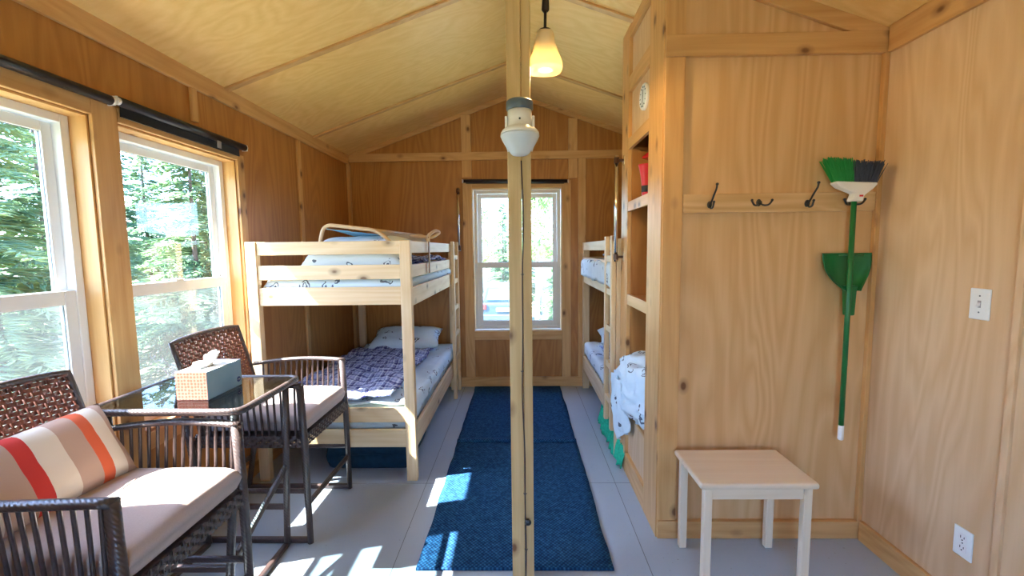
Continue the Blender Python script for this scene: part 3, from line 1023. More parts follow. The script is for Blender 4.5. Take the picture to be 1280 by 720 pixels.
# right bunk
drape('bed_sheet', 'sheet2', 0.668, 1.50, 2.95, 4.38, 0.485, 'white duvet with dark drawings on the lower right bunk', 'duvet', 0.018, 0.11, -1, 33.0)
drape('plaid_blanket', 'plaid', 0.74, 1.45, 2.95, 4.0, 0.535, 'blue plaid blanket on the lower right bunk', 'blanket', 0.028, 0.0, -1, 38.0, edge=0.05)
pillow('pillow', 'sheet', (1.10, 4.20, 0.585), 0.66, 0.36, 0.15, 'pale pillow at the head of the lower right bunk', (0.2, 0, -0.05), seed=7)
drape('bed_sheet', 'sheet2', 0.632, 1.50, 2.96, 4.38, 1.340, 'white duvet with dark drawings on the upper right bunk', 'duvet', 0.016, 0.16, -1, 43.0, edge=0.0)
drape('plaid_blanket', 'plaid', 0.76, 1.40, 3.05, 4.0, 1.39, 'dark plaid blanket heaped on the upper right bunk', 'blanket', 0.045, 0.0, -1, 48.0)

# sheet bundle spilling out of the lowest cubby
def bundle():
    mb = MB()
    def body(u, v):
        a = 2 * PI * u
        b = PI * (v - 0.5)
        cx, cy, cz = math.cos(b) * math.cos(a), math.cos(b) * math.sin(a), math.sin(b)
        k = (abs(cx) ** 3.2 + abs(cy) ** 3.2 + abs(cz) ** 3.2) ** (-1 / 3.2)
        cx, cy, cz = cx * k, cy * k, cz * k
        y = 2.515 + 0.265 * cy
        z = 0.612 + 0.208 * cz + 0.02 * cy
        x = 0.86 + 0.185 * cx - 0.105 * (cy + 1) / 2 * max(0.0, 0.3 - 0.7 * cx)
        f = abs(fbm(y * 7 + z * 5, z * 5 - y * 5, x * 3 + 9.0, 3))
        n1 = fbm(y * 6, z * 6, x * 6, 3)
        d = 0.06 * (0.22 - f) + 0.018 * n1
        return (x + cx * d, y + cy * d * 0.4, max(0.402, z + cz * d))
    mb.grid(body, 90, 60)
    def tail(u, v):
        y = 2.58 + 0.21 * u - 0.02 * v
        z = 0.66 - 0.45 * v * (0.70 + 0.30 * u) - 0.02 * math.sin(u * 8)
        x = 0.600 + 0.05 * v - 0.018 * math.sin(PI * v) + 0.020 * math.sin(u * 17 + v * 2.0) * (0.3 + v) + 0.014 * fbm(y * 9, z * 5, 3.0)
        return (min(x, CX - 0.008), y, z)
    mb.grid(tail, 30, 40)
    return mb.build('crumpled_sheet', 'sheet', solid=0.006, smooth=True)
tag(bundle(), 'crumpled pale duvet bulging out of the lowest open cubby', 'sheet')
# green scalloped cloth along the floor under the right bunk
def fringe(u, v):
    y = 2.72 + 0.80 * u
    return (0.640 + 0.03 * v + 0.012 * math.sin(u * 60) + 0.008 * fbm(u * 9, v, 1.0), y, 0.015 + 0.14 * v + 0.012 * math.sin(u * 44) * (1 - v))
tag(MB().grid(fringe, 120, 6).build('cloth_fringe', 'greenfringe', solid=0.006, smooth=True), 'green scalloped cloth hanging by the floor beneath the right bunk', 'cloth')
# dark bag under the left bunk
t = thing('storage_bag', (-1.02, 2.98, 0), 'dark navy cloth bag on the floor under the left bunk', 'bag')
mb = MB()
soft_box(mb, -1.30, -0.74, 2.73, 3.25, 0.0, 0.20, 18, 0.02, 2.0, 0.02)
mb.build('bag_body', 'navybag', t, smooth=True)
MB().tube([(-1.2, 2.735, 0.10), (-1.1, 2.728, 0.115), (-1.0, 2.728, 0.12), (-0.86, 2.735, 0.11)], 0.006, 8).build('zip', 'navybag', t, smooth=True)

# toddler guard rail lying on the upper left bunk
t = thing('bed_guard', (-1.05, 3.0, 1.47), 'folding bed guard with tan tube frame and blue mesh lying on the upper left bunk', 'bed guard')
def lerp3(a, b, t_):
    return tuple(a[i] + (b[i] - a[i]) * t_ for i in range(3))
A0, A1, B1, B0 = (-1.30, 2.78, 1.46), (-1.27, 2.80, 1.628), (-0.92, 2.80, 1.585), (-0.80, 2.80, 1.47)
def rounded(pts, r=0.05, n=6):
    out = [Vector(pts[0])]
    for i in range(1, len(pts) - 1):
        p, a, b = Vector(pts[i]), Vector(pts[i - 1]), Vector(pts[i + 1])
        da, db = (a - p), (b - p)
        rr = min(r, da.length * 0.45, db.length * 0.45)
        s, e = p + da.normalized() * rr, p + db.normalized() * rr
        for k in range(n + 1):
            q = k / n
            out.append(s * (1 - q) ** 2 + p * 2 * q * (1 - q) + e * q * q)
    out.append(Vector(pts[-1]))
    return out
MB().tube(rounded([A0, A1, B1, B0], 0.06), 0.0125, 12).build('tube_frame', 'tan', t, smooth=True)
C0, C1, D1, D0 = (-1.20, 3.55, 1.43), (-1.17, 3.55, 1.585), (-0.78, 3.50, 1.575), (-0.74, 3.50, 1.50)
MB().tube(rounded([C0, C1, D1, D0], 0.06), 0.0125, 12).build('tube_frame', 'tan', t, smooth=True)
MB().tube([(-1.0, 2.80, 1.595), (-0.95, 3.2, 1.59), (-0.85, 3.50, 1.578)], 0.011, 12).build('tube_frame', 'tan', t, smooth=True)
def msh(u, v):
    p = lerp3(lerp3((-1.265, 2.80, 1.600), (-0.93, 2.80, 1.560), u), lerp3((-1.15, 3.55, 1.56), (-0.80, 3.5, 1.555), u), v)
    return (p[0], p[1], p[2] - 0.045 * math.sin(PI * v) * math.sin(PI * u) + 0.004 * fbm(u * 8, v * 8))
MB().grid(msh, 20, 24).build('mesh_panel', 'bluemesh', t, smooth=True, solid=0.004)
def clothp(u, v):
    p = lerp3(lerp3((-0.93, 2.82, 1.577), (-0.84, 2.86, 1.50), u), lerp3((-0.80, 3.5, 1.572), (-0.735, 3.45, 1.51), u), v)
    return (p[0], p[1], p[2] + 0.012 * fbm(u * 5, v * 6, 4.0))
MB().grid(clothp, 12, 20).build('cloth_panel', 'greycloth', t, smooth=True, solid=0.006)
arm = MB()
arm.bar((-0.652, 3.10, 1.29), (-0.652, 3.10, 1.55), 0.008, 0.032, (0, 1, 0))
arm.build('hanging_arm', 'brownstrip', t, 0.003)
MB().tube(rounded([(-0.655, 3.09, 1.515), (-0.655, 3.10, 1.56), (-0.62, 3.2, 1.60), (-0.60, 3.26, 1.585), (-0.64, 3.16, 1.545), (-0.70, 3.08, 1.55), (-0.78, 3.06, 1.555)], 0.03), 0.012, 10).build('bent_hook', 'tan', t, smooth=True)

# ------------------------------------------------------------------ chrome grab bars
def grab_bar(x, y, z0, z1, dx, dy, label):
    t = thing('grab_bar', (x, y, z0), label, 'rail', 'chrome grab bars')
    MB().tube([(x, y, z0), (x, y, z1)], 0.0115, 14).build('bar', 'chrome', t, smooth=True)
    for z in (z0 + 0.03, z1 - 0.03):
        b = MB()
        b.tube([(x, y, z - 0.018), (x, y, z + 0.018)], 0.016, 14)
        b.bar((x, y, z), (x + dx, y + dy, z), 0.014, 0.016)
        b = b.build('bracket', plain('dark bronze', (0.10, 0.055, 0.04), 0.35, 0.5, Metallic=0.8), t, smooth=False)
        c = MB()
        if dx:
            c.box(x + dx - 0.004 * (1 if dx > 0 else -1), x + dx, y - 0.014, y + 0.014, z - 0.03, z + 0.03)
        else:
            c.box(x - 0.014, x + 0.014, y + dy - 0.004, y + dy, z - 0.03, z + 0.03)
        c.build('mount_plate', 'chrome', b)
grab_bar(-0.625, YF - 0.055, 1.44, 2.08, 0, 0.055 - T, 'chrome grab bar beside the far window, above the bunk ladder')
grab_bar(0.618, 2.81, 1.365, 2.035, CX - 0.002 - 0.618, 0, 'chrome grab bar fixed to the cubby shelves edge')

# ------------------------------------------------------------------ things in the cubbies
t = thing('megaphone', (0.722, 2.50, 1.725), 'red flared plastic cup standing on the upper cubby shelf', 'cup')
t.name = 'red_cup'
MB().lathe([(0.024, 1.725), (0.027, 1.735), (0.028, 1.79), (0.036, 1.86), (0.047, 1.915), (0.050, 1.918), (0.048, 1.912), (0.034, 1.86), (0.022, 1.74), (0.0, 1.738)], (0.722, 2.50, 0), 26).build('cup_body', 'redpl', t, smooth=True)
MB().lathe([(0.0285, 1.765), (0.0295, 1.766), (0.031, 1.80), (0.030, 1.801)], (0.722, 2.50, 0), 26).build('cup_band', 'black', t, smooth=True)
t = thing('toy_barn', (0.817, 2.61, 1.725), 'white lantern with red peaked roof on the upper cubby shelf', 'lantern')
t.name = 'roofed_lantern'
MB().box(0.782, 0.852, 2.575, 2.645, 1.75, 1.985).build('lantern_body', 'white', t, 0.004)
MB().box(0.777, 0.857, 2.57, 2.65, 1.725, 1.75).build('lantern_base', 'black', t, 0.004)
MB().lathe([(0.095, 1.975), (0.092, 1.985), (0.006, 2.05), (0.0, 2.051)], (0.817, 2.61, 0), 4).build('lantern_roof', 'redpl', t)
t = thing('fire_extinguisher', (0.775, 2.45, 1.155), 'red bottle with black top on the second cubby shelf', 'bottle')
t.name = 'red_bottle'
MB().lathe([(0.040, 1.155), (0.048, 1.165), (0.050, 1.20), (0.046, 1.26), (0.030, 1.33), (0.024, 1.37), (0.0, 1.375)], (0.775, 2.45, 0), 24).build('bottle_body', 'redpl', t, smooth=True)
MB().lathe([(0.025, 1.365), (0.026, 1.38), (0.025, 1.50), (0.012, 1.53), (0.0, 1.532)], (0.775, 2.45, 0), 20).build('bottle_top', 'black', t, smooth=True)

# wall clock on the cubby upper panel
t = thing('wall_clock', (CX + FT, 2.43, 2.265), 'small round white dial clock high on the cubby side', 'clock')
MB().lathe([(0.0, 0.004), (0.069, 0.004), (0.069, -0.012), (0.064, -0.017), (0.060, -0.014), (0.0, -0.014)], (CX + FT, 2.43, 2.265), 36, 'x').build('clock_case', 'white', t, smooth=False)
MB().lathe([(0.0, -0.0145), (0.059, -0.0145), (0.059, -0.0142), (0.0, -0.0142)], (CX + FT, 2.43, 2.265), 32, 'x').build('dial', plain('dial', (0.75, 0.80, 0.80), 0.4), t)
cx_ = CX + FT - 0.016
mb = MB()
for k in range(12):
    a = k * PI / 6
    mb.bar((cx_, 2.43 + 0.046 * math.sin(a), 2.265 + 0.046 * math.cos(a)), (cx_, 2.43 + 0.055 * math.sin(a), 2.265 + 0.055 * math.cos(a)), 0.002, 0.005, (1, 0, 0))
mb.build('hour_marks', 'grey', t)
MB().bar((cx_ - 0.001, 2.43, 2.265), (cx_ - 0.001, 2.425, 2.30), 0.004, 0.002, (1, 0, 0)).build('hand', 'grey', t)
MB().bar((cx_ - 0.001, 2.43, 2.265), (cx_ - 0.001, 2.437, 2.222), 0.003, 0.002, (1, 0, 0)).build('hand', 'grey', t)

# ------------------------------------------------------------------ hook board, broom, dustpan
YW = CY0 + 0.012
t = thing('coat_rack', (1.21, YW, 1.61), 'pine board with black coat hooks on the closet wall', 'coat rack')
MB().box(0.766, 1.652, YW - 0.018, YW, 1.610, 1.698).build('board', wood('hook board pine', 'x', (0.74, 0.50, 0.26), (0.60, 0.36, 0.15), 0.12, 0.45, 0.7), t, 0.002)
yb = YW - 0.018
def hook(x, z, turn, double=False):
    mb = MB()
    def P(u, o, w):      # u sideways, o out of the wall, w up, before turning about the wall normal
        c, s = math.cos(turn), math.sin(turn)
        return (x + u * c + w * s, yb - o, z - u * s + w * c)
    vs = [P(0.011 * math.cos(k * PI / 6), 0.0, 0.017 * math.sin(k * PI / 6)) for k in range(12)] + [P(0.010 * math.cos(k * PI / 6), 0.006, 0.016 * math.sin(k * PI / 6)) for k in range(12)]
    mb.add(vs, [tuple(range(11, -1, -1)), tuple(range(12, 24))] + [(k, (k + 1) % 12, 12 + (k + 1) % 12, 12 + k) for k in range(12)])
    if double:
        for sd in (-1, 1):
            j = rounded([P(sd * 0.004, 0.004, -0.002), P(sd * 0.014, 0.016, -0.014), P(sd * 0.034, 0.026, -0.013), P(sd * 0.046, 0.030, 0.006)], 0.016, 5)
            mb.tube(j, 0.0042, 10)
            mb.lathe([(0.0, -0.006), (0.0045, -0.0045), (0.006, 0), (0.0045, 0.0045), (0.0, 0.006)], P(sd * 0.046, 0.030, 0.009), 12)
        mb.lathe([(0.011, -0.004), (0.010, -0.012), (0.0, -0.014)], (x, yb, z), 14, 'y')
        mb.build('hook', 'iron', t, smooth=True)
        return
    up = rounded([P(0, 0.004, -0.004), P(0, 0.022, 0.014), P(0, 0.040, 0.040), P(0, 0.062, 0.066), P(0, 0.064, 0.082)], 0.02, 5)
    mb.tube(up, 0.0042, 10)
    mb.lathe([(0.0, -0.0065), (0.005, -0.005), (0.007, 0), (0.005, 0.005), (0.0, 0.0065)], P(0, 0.064, 0.086), 12)
    lo = rounded([P(0, 0.004, -0.006), P(0, 0.020, -0.020), P(0, 0.040, -0.016), P(0, 0.046, 0.006)], 0.02, 5)
    mb.tube(lo, 0.0042, 10)
    mb.lathe([(0.0, -0.006), (0.0045, -0.0045), (0.006, 0), (0.0045, 0.0045), (0.0, 0.006)], P(0, 0.046, 0.009), 12)
    mb.build('hook', 'iron', t, smooth=True)
hook(0.888, 1.648, 0.06)
hook(1.115, 1.654, 0.0, True)
hook(1.338, 1.648, 0.08)
hook(1.535, 1.652, 0.0, True)

t = thing('broom', (1.56, 2.005, 0.505), 'green and blue bristled broom hanging upside down on the coat hook', 'broom')
yh = 2.004
MB().tube([(1.557, yh, 0.575), (1.558, yh, 1.66)], 0.0112, 14).build('handle', 'green', t, smooth=True)
MB().tube([(1.557, yh, 0.505), (1.557, yh, 0.51), (1.557, yh, 0.578)], [0.010, 0.0125, 0.0125], 14).build('handle_tip', 'white', t, smooth=True)
mb = MB()
mb.prism([(1.537, 1.655), (1.583, 1.652), (1.588, 1.678), (1.630, 1.712), (1.645, 1.728), (1.645, 1.738), (1.457, 1.746), (1.457, 1.736), (1.478, 1.718), (1.548, 1.690)], 'y', yh - 0.022, yh + 0.022)
mb.build('broom_head', 'white', t, 0.006)
mb = MB()
mb.box(1.564, 1.581, yh - 0.0235, yh - 0.022, 1.674, 1.682)
mb.build('maker_mark', 'redpl', t)
def bristles(name, u0, u1, mat, hmax):
    mb = MB()
    random.seed(int(u0 * 100) + 3)
    for k in range(260):
        u = u0 + (u1 - u0) * random.random()
        v = random.uniform(-1, 1)
        xb = 1.460 + 0.182 * u
        xt = 1.405 + 0.275 * u
        zb = 1.742 - 0.008 * u
        zt_ = hmax - 0.012 * u + random.uniform(-0.012, 0.008)
        p = Vector((xb, yh + v * 0.017, zb))
        q = Vector((xt + random.uniform(-0.006, 0.006), yh + v * 0.024 + random.uniform(-0.003, 0.003), zt_))
        mb.tube([p, p.lerp(q, 0.5) + Vector((random.uniform(-.002, .002), 0, 0)), q], [0.0022, 0.002, 0.0014], 4)
    return mb.build(name, mat, t)
o = bristles('bristles', 0.0, 0.46, plain('green bristle', (0.012, 0.30, 0.06), 0.5), 1.850)
o['label'] = 'green bristles'
o = bristles('bristles', 0.46, 1.0, plain('slate bristle', (0.05, 0.065, 0.11), 0.5), 1.842)
o['label'] = 'slate blue bristles'

for ch in t.children:
    for vv in ch.data.vertices:
        vv.co.x = (vv.co.x + 1.56) * 0.9685 - 1.511
        vv.co.z = (vv.co.z + 0.505 - 1.45) * 0.9685 + 1.45 - 0.535
t.location = (1.511, 2.005, 0.535)
t = thing('dustpan', (1.555, 2.045, 1.12), 'green plastic dustpan clipped behind the broom handle', 'dustpan')
def pan(u, v):
    # u -1..1 across, v 0 bottom (neck) .. 1 top lip
    hw = 0.030 + 0.086 * min(1.0, v / 0.5) ** 0.55 if v < 0.5 else 0.116
    hw = 0.115 * (1 - (1 - v) ** 2.6 * 0.72)
    x = 1.552 + u * hw
    z = 1.240 + 0.175 * v - 0.016 * abs(u) ** 2 * (1 - v) * 0 
    dep = 0.030 * (1 - v * 0.75)
    y = 2.062 - dep * abs(u) ** 6 - 0.032 * (1 - v) ** 5
    return (x, y, z)
mb = MB()
mb.grid(lambda a, b: pan(-1 + 2 * a, b), 30, 22)
mb.build('pan', 'green', t, smooth=True, solid=0.004)
MB().prism([(1.540, 1.12), (1.576, 1.12), (1.580, 1.235), (1.588, 1.262), (1.522, 1.262), (1.532, 1.235)], 'y', 2.016, 2.050).build('pan_handle', 'green', t, 0.006)
MB().tube([(1.497, 2.028, 1.405), (1.607, 2.028, 1.405)], 0.004, 8).build('lip_bead', 'green', t, smooth=True)

for ch in t.children:
    for vv in ch.data.vertices:
        vv.co.x = (vv.co.x + 1.555) * 0.985 - 1.532
        vv.co.z = (vv.co.z + 1.12 - 1.45) * 0.985 + 1.45 - 1.125
t.location = (1.532, 2.045, 1.125)

# ------------------------------------------------------------------ switch and outlet
def plate(name, y, z, label, cat):
    t = thing(name, (XR, y, z), label, cat)
    MB().box(XR - 0.006, XR, y - 0.035, y + 0.035, z - 0.057, z + 0.057).build('cover_plate', plain('ivory plate', (0.82, 0.86, 0.84), 0.35), t, 0.003)
    return t
t = plate('light_switch', 1.592, 1.232, 'white toggle light switch on the right wall', 'switch')
MB().box(XR - 0.0068, XR - 0.005, 1.592 - 0.006, 1.592 + 0.006, 1.219, 1.245).build('slot', plain('slot grey', (0.35, 0.36, 0.36), 0.5), t)
MB().prism([(XR - 0.005, 1.227), (XR - 0.005, 1.240), (XR - 0.018, 1.226), (XR - 0.018, 1.219)], 'y', 1.588, 1.596).build('toggle', 'white', t, 0.001)
for dz in (-0.03, 0.03):
    MB().lathe([(0.0, -0.0068), (0.003, -0.0066), (0.003, -0.005)], (XR, 1.592, 1.232 + dz), 10, 'x').build('screw', 'grey', t)
t = plate('power_outlet', 1.581, 0.319, 'white double power outlet low on the right wall', 'outlet')
for dz in (-0.0195, 0.0195):
    f_ = MB().lathe([(0.0, -0.0075), (0.0165, -0.0072), (0.0172, -0.005)], (XR, 1.581, 0.319 + dz), 24, 'x', 2.6).build('receptacle', 'white', t)
    for dy, h in ((-0.0065, 0.008), (0.0065, 0.010)):
        MB().box(XR - 0.0079, XR - 0.0072, 1.581 + dy - 0.0012, 1.581 + dy + 0.0012, 0.319 + dz - h / 2 + 0.003, 0.319 + dz + h / 2 + 0.003).build('slot', 'black', f_)
    MB().lathe([(0.0, -0.0080), (0.0027, -0.0079), (0.0027, -0.0072)], (XR, 1.581, 0.319 + dz - 0.008), 10, 'x').build('slot', 'black', f_)
MB().lathe([(0.0, -0.0068), (0.003, -0.0066), (0.003, -0.005)], (XR, 1.581, 0.319), 10, 'x').build('screw', 'grey', t)

# ------------------------------------------------------------------ stool
t = thing('stool', (0.978, 1.872, 0), 'small square pale wooden stool by the closet wall', 'stool')
mb = MB()
mb.box(0.735, 1.222, 1.715, 2.028, 0.452, 0.478)
mb.build('seat', 'stool', t, 0.010, segs=3)
for x0 in (0.757, 1.168):
    for y0 in (1.728, 1.988):
        MB().box(x0, x0 + 0.034, y0, y0 + 0.030, 0, 0.452).build('leg', 'stool_z', t, 0.003)
MB().box(0.791, 1.168, 1.735, 1.752, 0.40, 0.452).build('apron', 'stool', t, 0.001)
MB().box(0.791, 1.168, 1.994, 2.011, 0.40, 0.452).build('apron', 'stool', t, 0.001)

# ------------------------------------------------------------------ wicker armchairs
def weave(mb, fn, W, Hh, rows, stakes, amp):
    """fn(a, b, d): point on a panel, a across 0..1, b up 0..1, d out; flat strands pass over and under upright stakes"""
    per = 4
    n = stakes * per
    for r in range(rows):
        ph = 0 if r % 2 == 0 else PI
        b0, b1 = (r + 0.02) / rows, (r + 0.98) / rows
        vs, fs = [], []
        for i in range(n + 1):
            a = i / n
            d = amp * math.sin(a * stakes * PI + ph)
            mid = amp * 0.35 if True else 0
            vs += [fn(a, b0, d), fn(a, (b0 + b1) / 2, d + mid * (1 if d >= 0 else -1)), fn(a, b1, d)]
        for i in range(n):
            for k in range(2):
                fs.append((i * 3 + k, i * 3 + k + 1, i * 3 + k + 4, i * 3 + k + 3))
        mb.add(vs, fs)
    for s_ in range(stakes):
        a = (s_ + 0.5) / stakes
        mb.tube([fn(a, 0.0, 0.0), fn(a, 0.5, 0.0), fn(a, 1.0, 0.0)], amp * 0.75, 6)

def armchair():
    t = thing('wicker_armchair', (0, 0, 0), 'tall dark wicker armchair', 'armchair', 'wicker armchairs by the window')
    # facing +x
    W2_ = 0.262
    for s in (1, -1):
        # front leg carries on up to the arm
        MB().tube([(0.302, s * 0.250, 0.0), (0.298, s * 0.250, 0.5), (0.290, s * 0.250, 0.805)], [0.015, 0.018, 0.019], 8).build('leg', 'wrap', t, smooth=True)
        MB().tube([(-0.325, s * 0.245, 0.0), (-0.270, s * 0.245, 0.30), (-0.225, s * 0.245, 0.56)], [0.015, 0.017, 0.018], 8).build('leg', 'wrap', t, smooth=True)
        MB().bar((-0.325, s * 0.247, 0.014), (0.302, s * 0.247, 0.014), 0.024, 0.026).build('sled_rail', 'wicker', t, 0.006)
        MB().bar((-0.285, s * 0.247, 0.27), (0.300, s * 0.247, 0.27), 0.020, 0.022).build('side_stretcher', 'wrap', t, 0.006)
        # arm rest: bows outward a little
        pts = []
        for i in range(17):
            u = i / 16
            pts.append((0.300 - 0.545 * u, s * (0.252 + 0.022 * math.sin(PI * u)), 0.805 + 0.014 * math.sin(PI * u) - 0.02 * u))
        mb = MB()
        vs, fs = [], []
        for i, p in enumerate(pts):
            w, h = 0.021, 0.012
            for k in range(8):
                a = 2 * PI * k / 8
                vs.append((p[0], p[1] + w * math.cos(a), p[2] + h * math.sin(a)))
        for i in range(16):
            for k in range(8):
                fs.append((i * 8 + k, i * 8 + (k + 1) % 8, (i + 1) * 8 + (k + 1) % 8, (i + 1) * 8 + k))
        fs.append(tuple(range(8))); fs.append(tuple(16 * 8 + k for k in range(8)))
        mb.add(vs, fs)
        ar = mb.build('armrest', 'wrap', t, smooth=True)
        for k in range(15):
            u = (k + 1) / 16.5
            q = (0.300 - 0.545 * u, s * (0.252 + 0.022 * math.sin(PI * u)), 0.80)
            MB().tube([(q[0] - 0.01 * (1 - u) + 0.0, s * 0.252, 0.545), (q[0], q[1], q[2])], 0.0058, 6, False).build('spindle', 'wicker', ar, smooth=True)
    MB().bar((0.300, -0.25, 0.205), (0.300, 0.25, 0.205), 0.022, 0.022).build('front_stretcher', 'wrap', t, 0.006)
    MB().bar((-0.30, -0.245, 0.205), (-0.30, 0.245, 0.205), 0.022, 0.022).build('rear_stretcher', 'wrap', t, 0.006)
    # seat frame: woven apron round an open box
    mb = MB()
    mb.box(-0.24, 0.302, -W2_, W2_, 0.535, 0.556)
    sf = mb.build('seat_frame', 'wicker', t, 0.006)
    for p0, p1 in (((0.306, -W2_), (0.306, W2_)), ((-0.24, -W2_ - 0.003), (0.302, -W2_ - 0.003)), ((-0.24, W2_ + 0.003), (0.302, W2_ + 0.003))):
        m2 = MB()
        nx, ny = (1, 0) if p0[0] == p1[0] else (0, 1 if p0[1] > 0 else -1)
        weave(m2, lambda a, b, d: (p0[0] + (p1[0] - p0[0]) * a + nx * d, p0[1] + (p1[1] - p0[1]) * a + ny * d, 0.500 + 0.056 * b), 0.5, 0.056, 4, 26, 0.0035)
        m2.build('woven_apron', 'wicker', sf, smooth=True)
    # back panel leaning to the window
    def bk(a, b, d):
        y = (a - 0.5) * 2 * (0.245 + 0.0 * b)
        x = -0.215 - 0.115 * b ** 1.15 - 0.02 * (1 - (2 * a - 1) ** 2)
        z = 0.56 + 0.455 * b + 0.012 * (1 - (2 * a - 1) ** 2) * b
        return (x + d, y, z)
    m2 = MB()
    weave(m2, bk, 0.5, 0.46, 30, 18, 0.0055)
    bp = m2.build('backrest', 'weave', t, smooth=True)
    m3 = MB()
    fr = [bk(0, q / 8, 0) for q in range(9)] + [bk(q / 10, 1, 0) for q in range(1, 11)] + [bk(1, 1 - q / 8, 0) for q in range(1, 9)]
    m3.tube(fr, 0.011, 8)
    m3.build('backrest_rim', 'wrap', bp, smooth=True)
    return t
chair = armchair()
chair.location = (-1.365, 1.305, 0)
chair['label'] = 'dark wicker armchair holding the striped pillow, nearest the camera'
chair2 = copy_tree(chair)
chair2.location = (-1.365, 2.275, 0)
chair2['label'] = 'dark wicker armchair with bare cushion, between the glass table and bunk bed'

def seat_cushion(cy, label):
    mb = MB()
    soft_box(mb, -1.585, -1.058, cy - 0.236, cy + 0.236, 0.562, 0.655, 24, 0.024, cy, 0.004)
    o = mb.build('seat_cushion', 'cushion', smooth=True)
    return tag(o, label, 'cushion', 'taupe seat cushions')
seat_cushion(1.305, 'taupe seat cushion under the striped pillow')
seat_cushion(2.275, 'taupe sunlit seat cushion on the armchair beside the bunk bed')
MAT['stripes'] = mat_stripe_pillow()
pillow('throw_pillow', 'stripes', (-1.525, 1.255, 0.772), 0.29, 0.56, 0.14, 'cream, beige and red striped throw pillow leaning on the near armchair back', (0.0, math.radians(62), math.radians(-3)), seed=11, wrk=0.003)
tag(MB().tube([(-1.32, 1.32, 0.674), (-1.33, 1.36, 0.676), (-1.335, 1.40, 0.674)], 0.005, 8).build('cushion_tie', 'cushion', smooth=True), 'thin pale tie lying on the near seat cushion by the pillow', 'tie')

# ------------------------------------------------------------------ glass bistro table
TCX, TCY, TZ = -1.365, 1.785, 0.852
t = thing('bistro_table', (TCX, TCY, 0), 'tall wicker table with smoked glass top between the two armchairs', 'table')
hx, hy = 0.300, 0.222
ring = []
n = 96
for k in range(n + 1):
    a = 2 * PI * k / n
    ca, sa = math.cos(a), math.sin(a)
    q = (abs(ca) ** 16 + abs(sa) ** 16) ** (-1 / 16)
    ring.append((TCX + hx * ca * q, TCY + hy * sa * q, TZ))
MB().tube(ring, 0.014, 8, False).build('table_rim', 'wrap', t, smooth=True)
mb = MB()
vs = [(p[0], p[1], TZ + 0.002) for p in ring[:-1]] + [(p[0], p[1], TZ + 0.008) for p in ring[:-1]]
mb.add(vs, [tuple(range(n - 1, -1, -1)), tuple(range(n, 2 * n))] + [(k, (k + 1) % n, n + (k + 1) % n, n + k) for k in range(n)])
mb.build('glass_top', 'tableglass', t)
feet = {}
for sx in (-1, 1):
    for sy in (-1, 1):
        top = (TCX + sx * 0.255, TCY + sy * 0.180, TZ - 0.01)
        ft = (TCX + sx * 0.197, TCY + sy * 0.215, 0.012)
        MB().tube([ft, lerp3(ft, top, 0.5), top], 0.0155, 8).build('leg', 'wrap', t, smooth=True)
        feet[sx, sy] = ft
def along(sx, sy, q):
    ft = feet[sx, sy]
    top = (TCX + sx * 0.255, TCY + sy * 0.180, TZ - 0.01)
    return lerp3(ft, top, q)
for sx in (-1, 1):
    MB().bar(along(sx, -1, 0.0), along(sx, 1, 0.0), 0.026, 0.024).build('sled_rail', 'wicker', t, 0.006)
    MB().bar(along(sx, -1, 0.25), along(sx, 1, 0.50), 0.022, 0.024).build('brace', 'wrap', t, 0.006)
for sy in (-1, 1):
    MB().bar(along(-1, sy, 0.24), along(1, sy, 0.24), 0.022, 0.024).build('stretcher', 'wicker', t, 0.006)

# tissue box
bx0, bx1, by0, by1, bz0, bz1 = -1.392, -1.262, 1.672, 1.885, TZ + 0.008, TZ + 0.124
t = thing('tissue_box', ((bx0 + bx1) / 2, (by0 + by1) / 2, bz0), 'pale blue and peach tissue box on the glass table', 'tissue box')
def mat_box():
    m, nt, out = new_mat('printed carton')
    tc = coords(nt, (1, 1, 1), False)
    geo = nt.nodes.new('ShaderNodeNewGeometry')
    sn = nt.nodes.new('ShaderNodeSeparateXYZ')
    L(nt, geo.outputs['Normal'], sn.inputs[0])
    n = N(nt, 'ShaderNodeTexNoise', Scale=9.0, Detail=3.0)
    L(nt, tc, n.inputs['Vector'])
    blue = mix(nt, n.outputs['Fac'], (0.15, 0.38, 0.56), (0.42, 0.58, 0.70))
    vo = N(nt, 'ShaderNodeTexVoronoi', Scale=75.0, Randomness=0.2)
    L(nt, tc, vo.inputs['Vector'])
    peach = mix(nt, ramp(nt, vo.outputs['Distance'], [(0.30, (0, 0, 0)), (0.42, (1, 1, 1))]), (0.52, 0.13, 0.075), (0.54, 0.25, 0.18))
    end = math_n(nt, 'LESS_THAN', sn.outputs[1], -0.5)
    c = mix(nt, end, blue, peach)
    topf = math_n(nt, 'GREATER_THAN', sn.outputs[2], 0.5)
    c = mix(nt, topf, c, (0.80, 0.82, 0.82))
    princ(nt, out, c, 0.4, 0.4)
    return m
MB().box(bx0, bx1, by0, by1, bz0, bz1).build('carton', mat_box(), t, 0.002)
mb = MB()
mb.lathe([(0.0, 0.0), (0.012, 0.0), (0.012, 0.0008), (0.0, 0.0008)], (bx1, by1 - 0.022, bz0 + 0.030), 22, 'x')
em = mb.build('emblem', plain('deep blue print', (0.02, 0.06, 0.28), 0.4), t)
MB().tube([(bx1 + 0.0009, by1 - 0.030, bz0 + 0.028), (bx1 + 0.0009, by1 - 0.024, bz0 + 0.033), (bx1 + 0.0009, by1 - 0.019, bz0 + 0.027), (bx1 + 0.0009, by1 - 0.014, bz0 + 0.032)], 0.0009, 6).build('emblem_script', 'white', em)
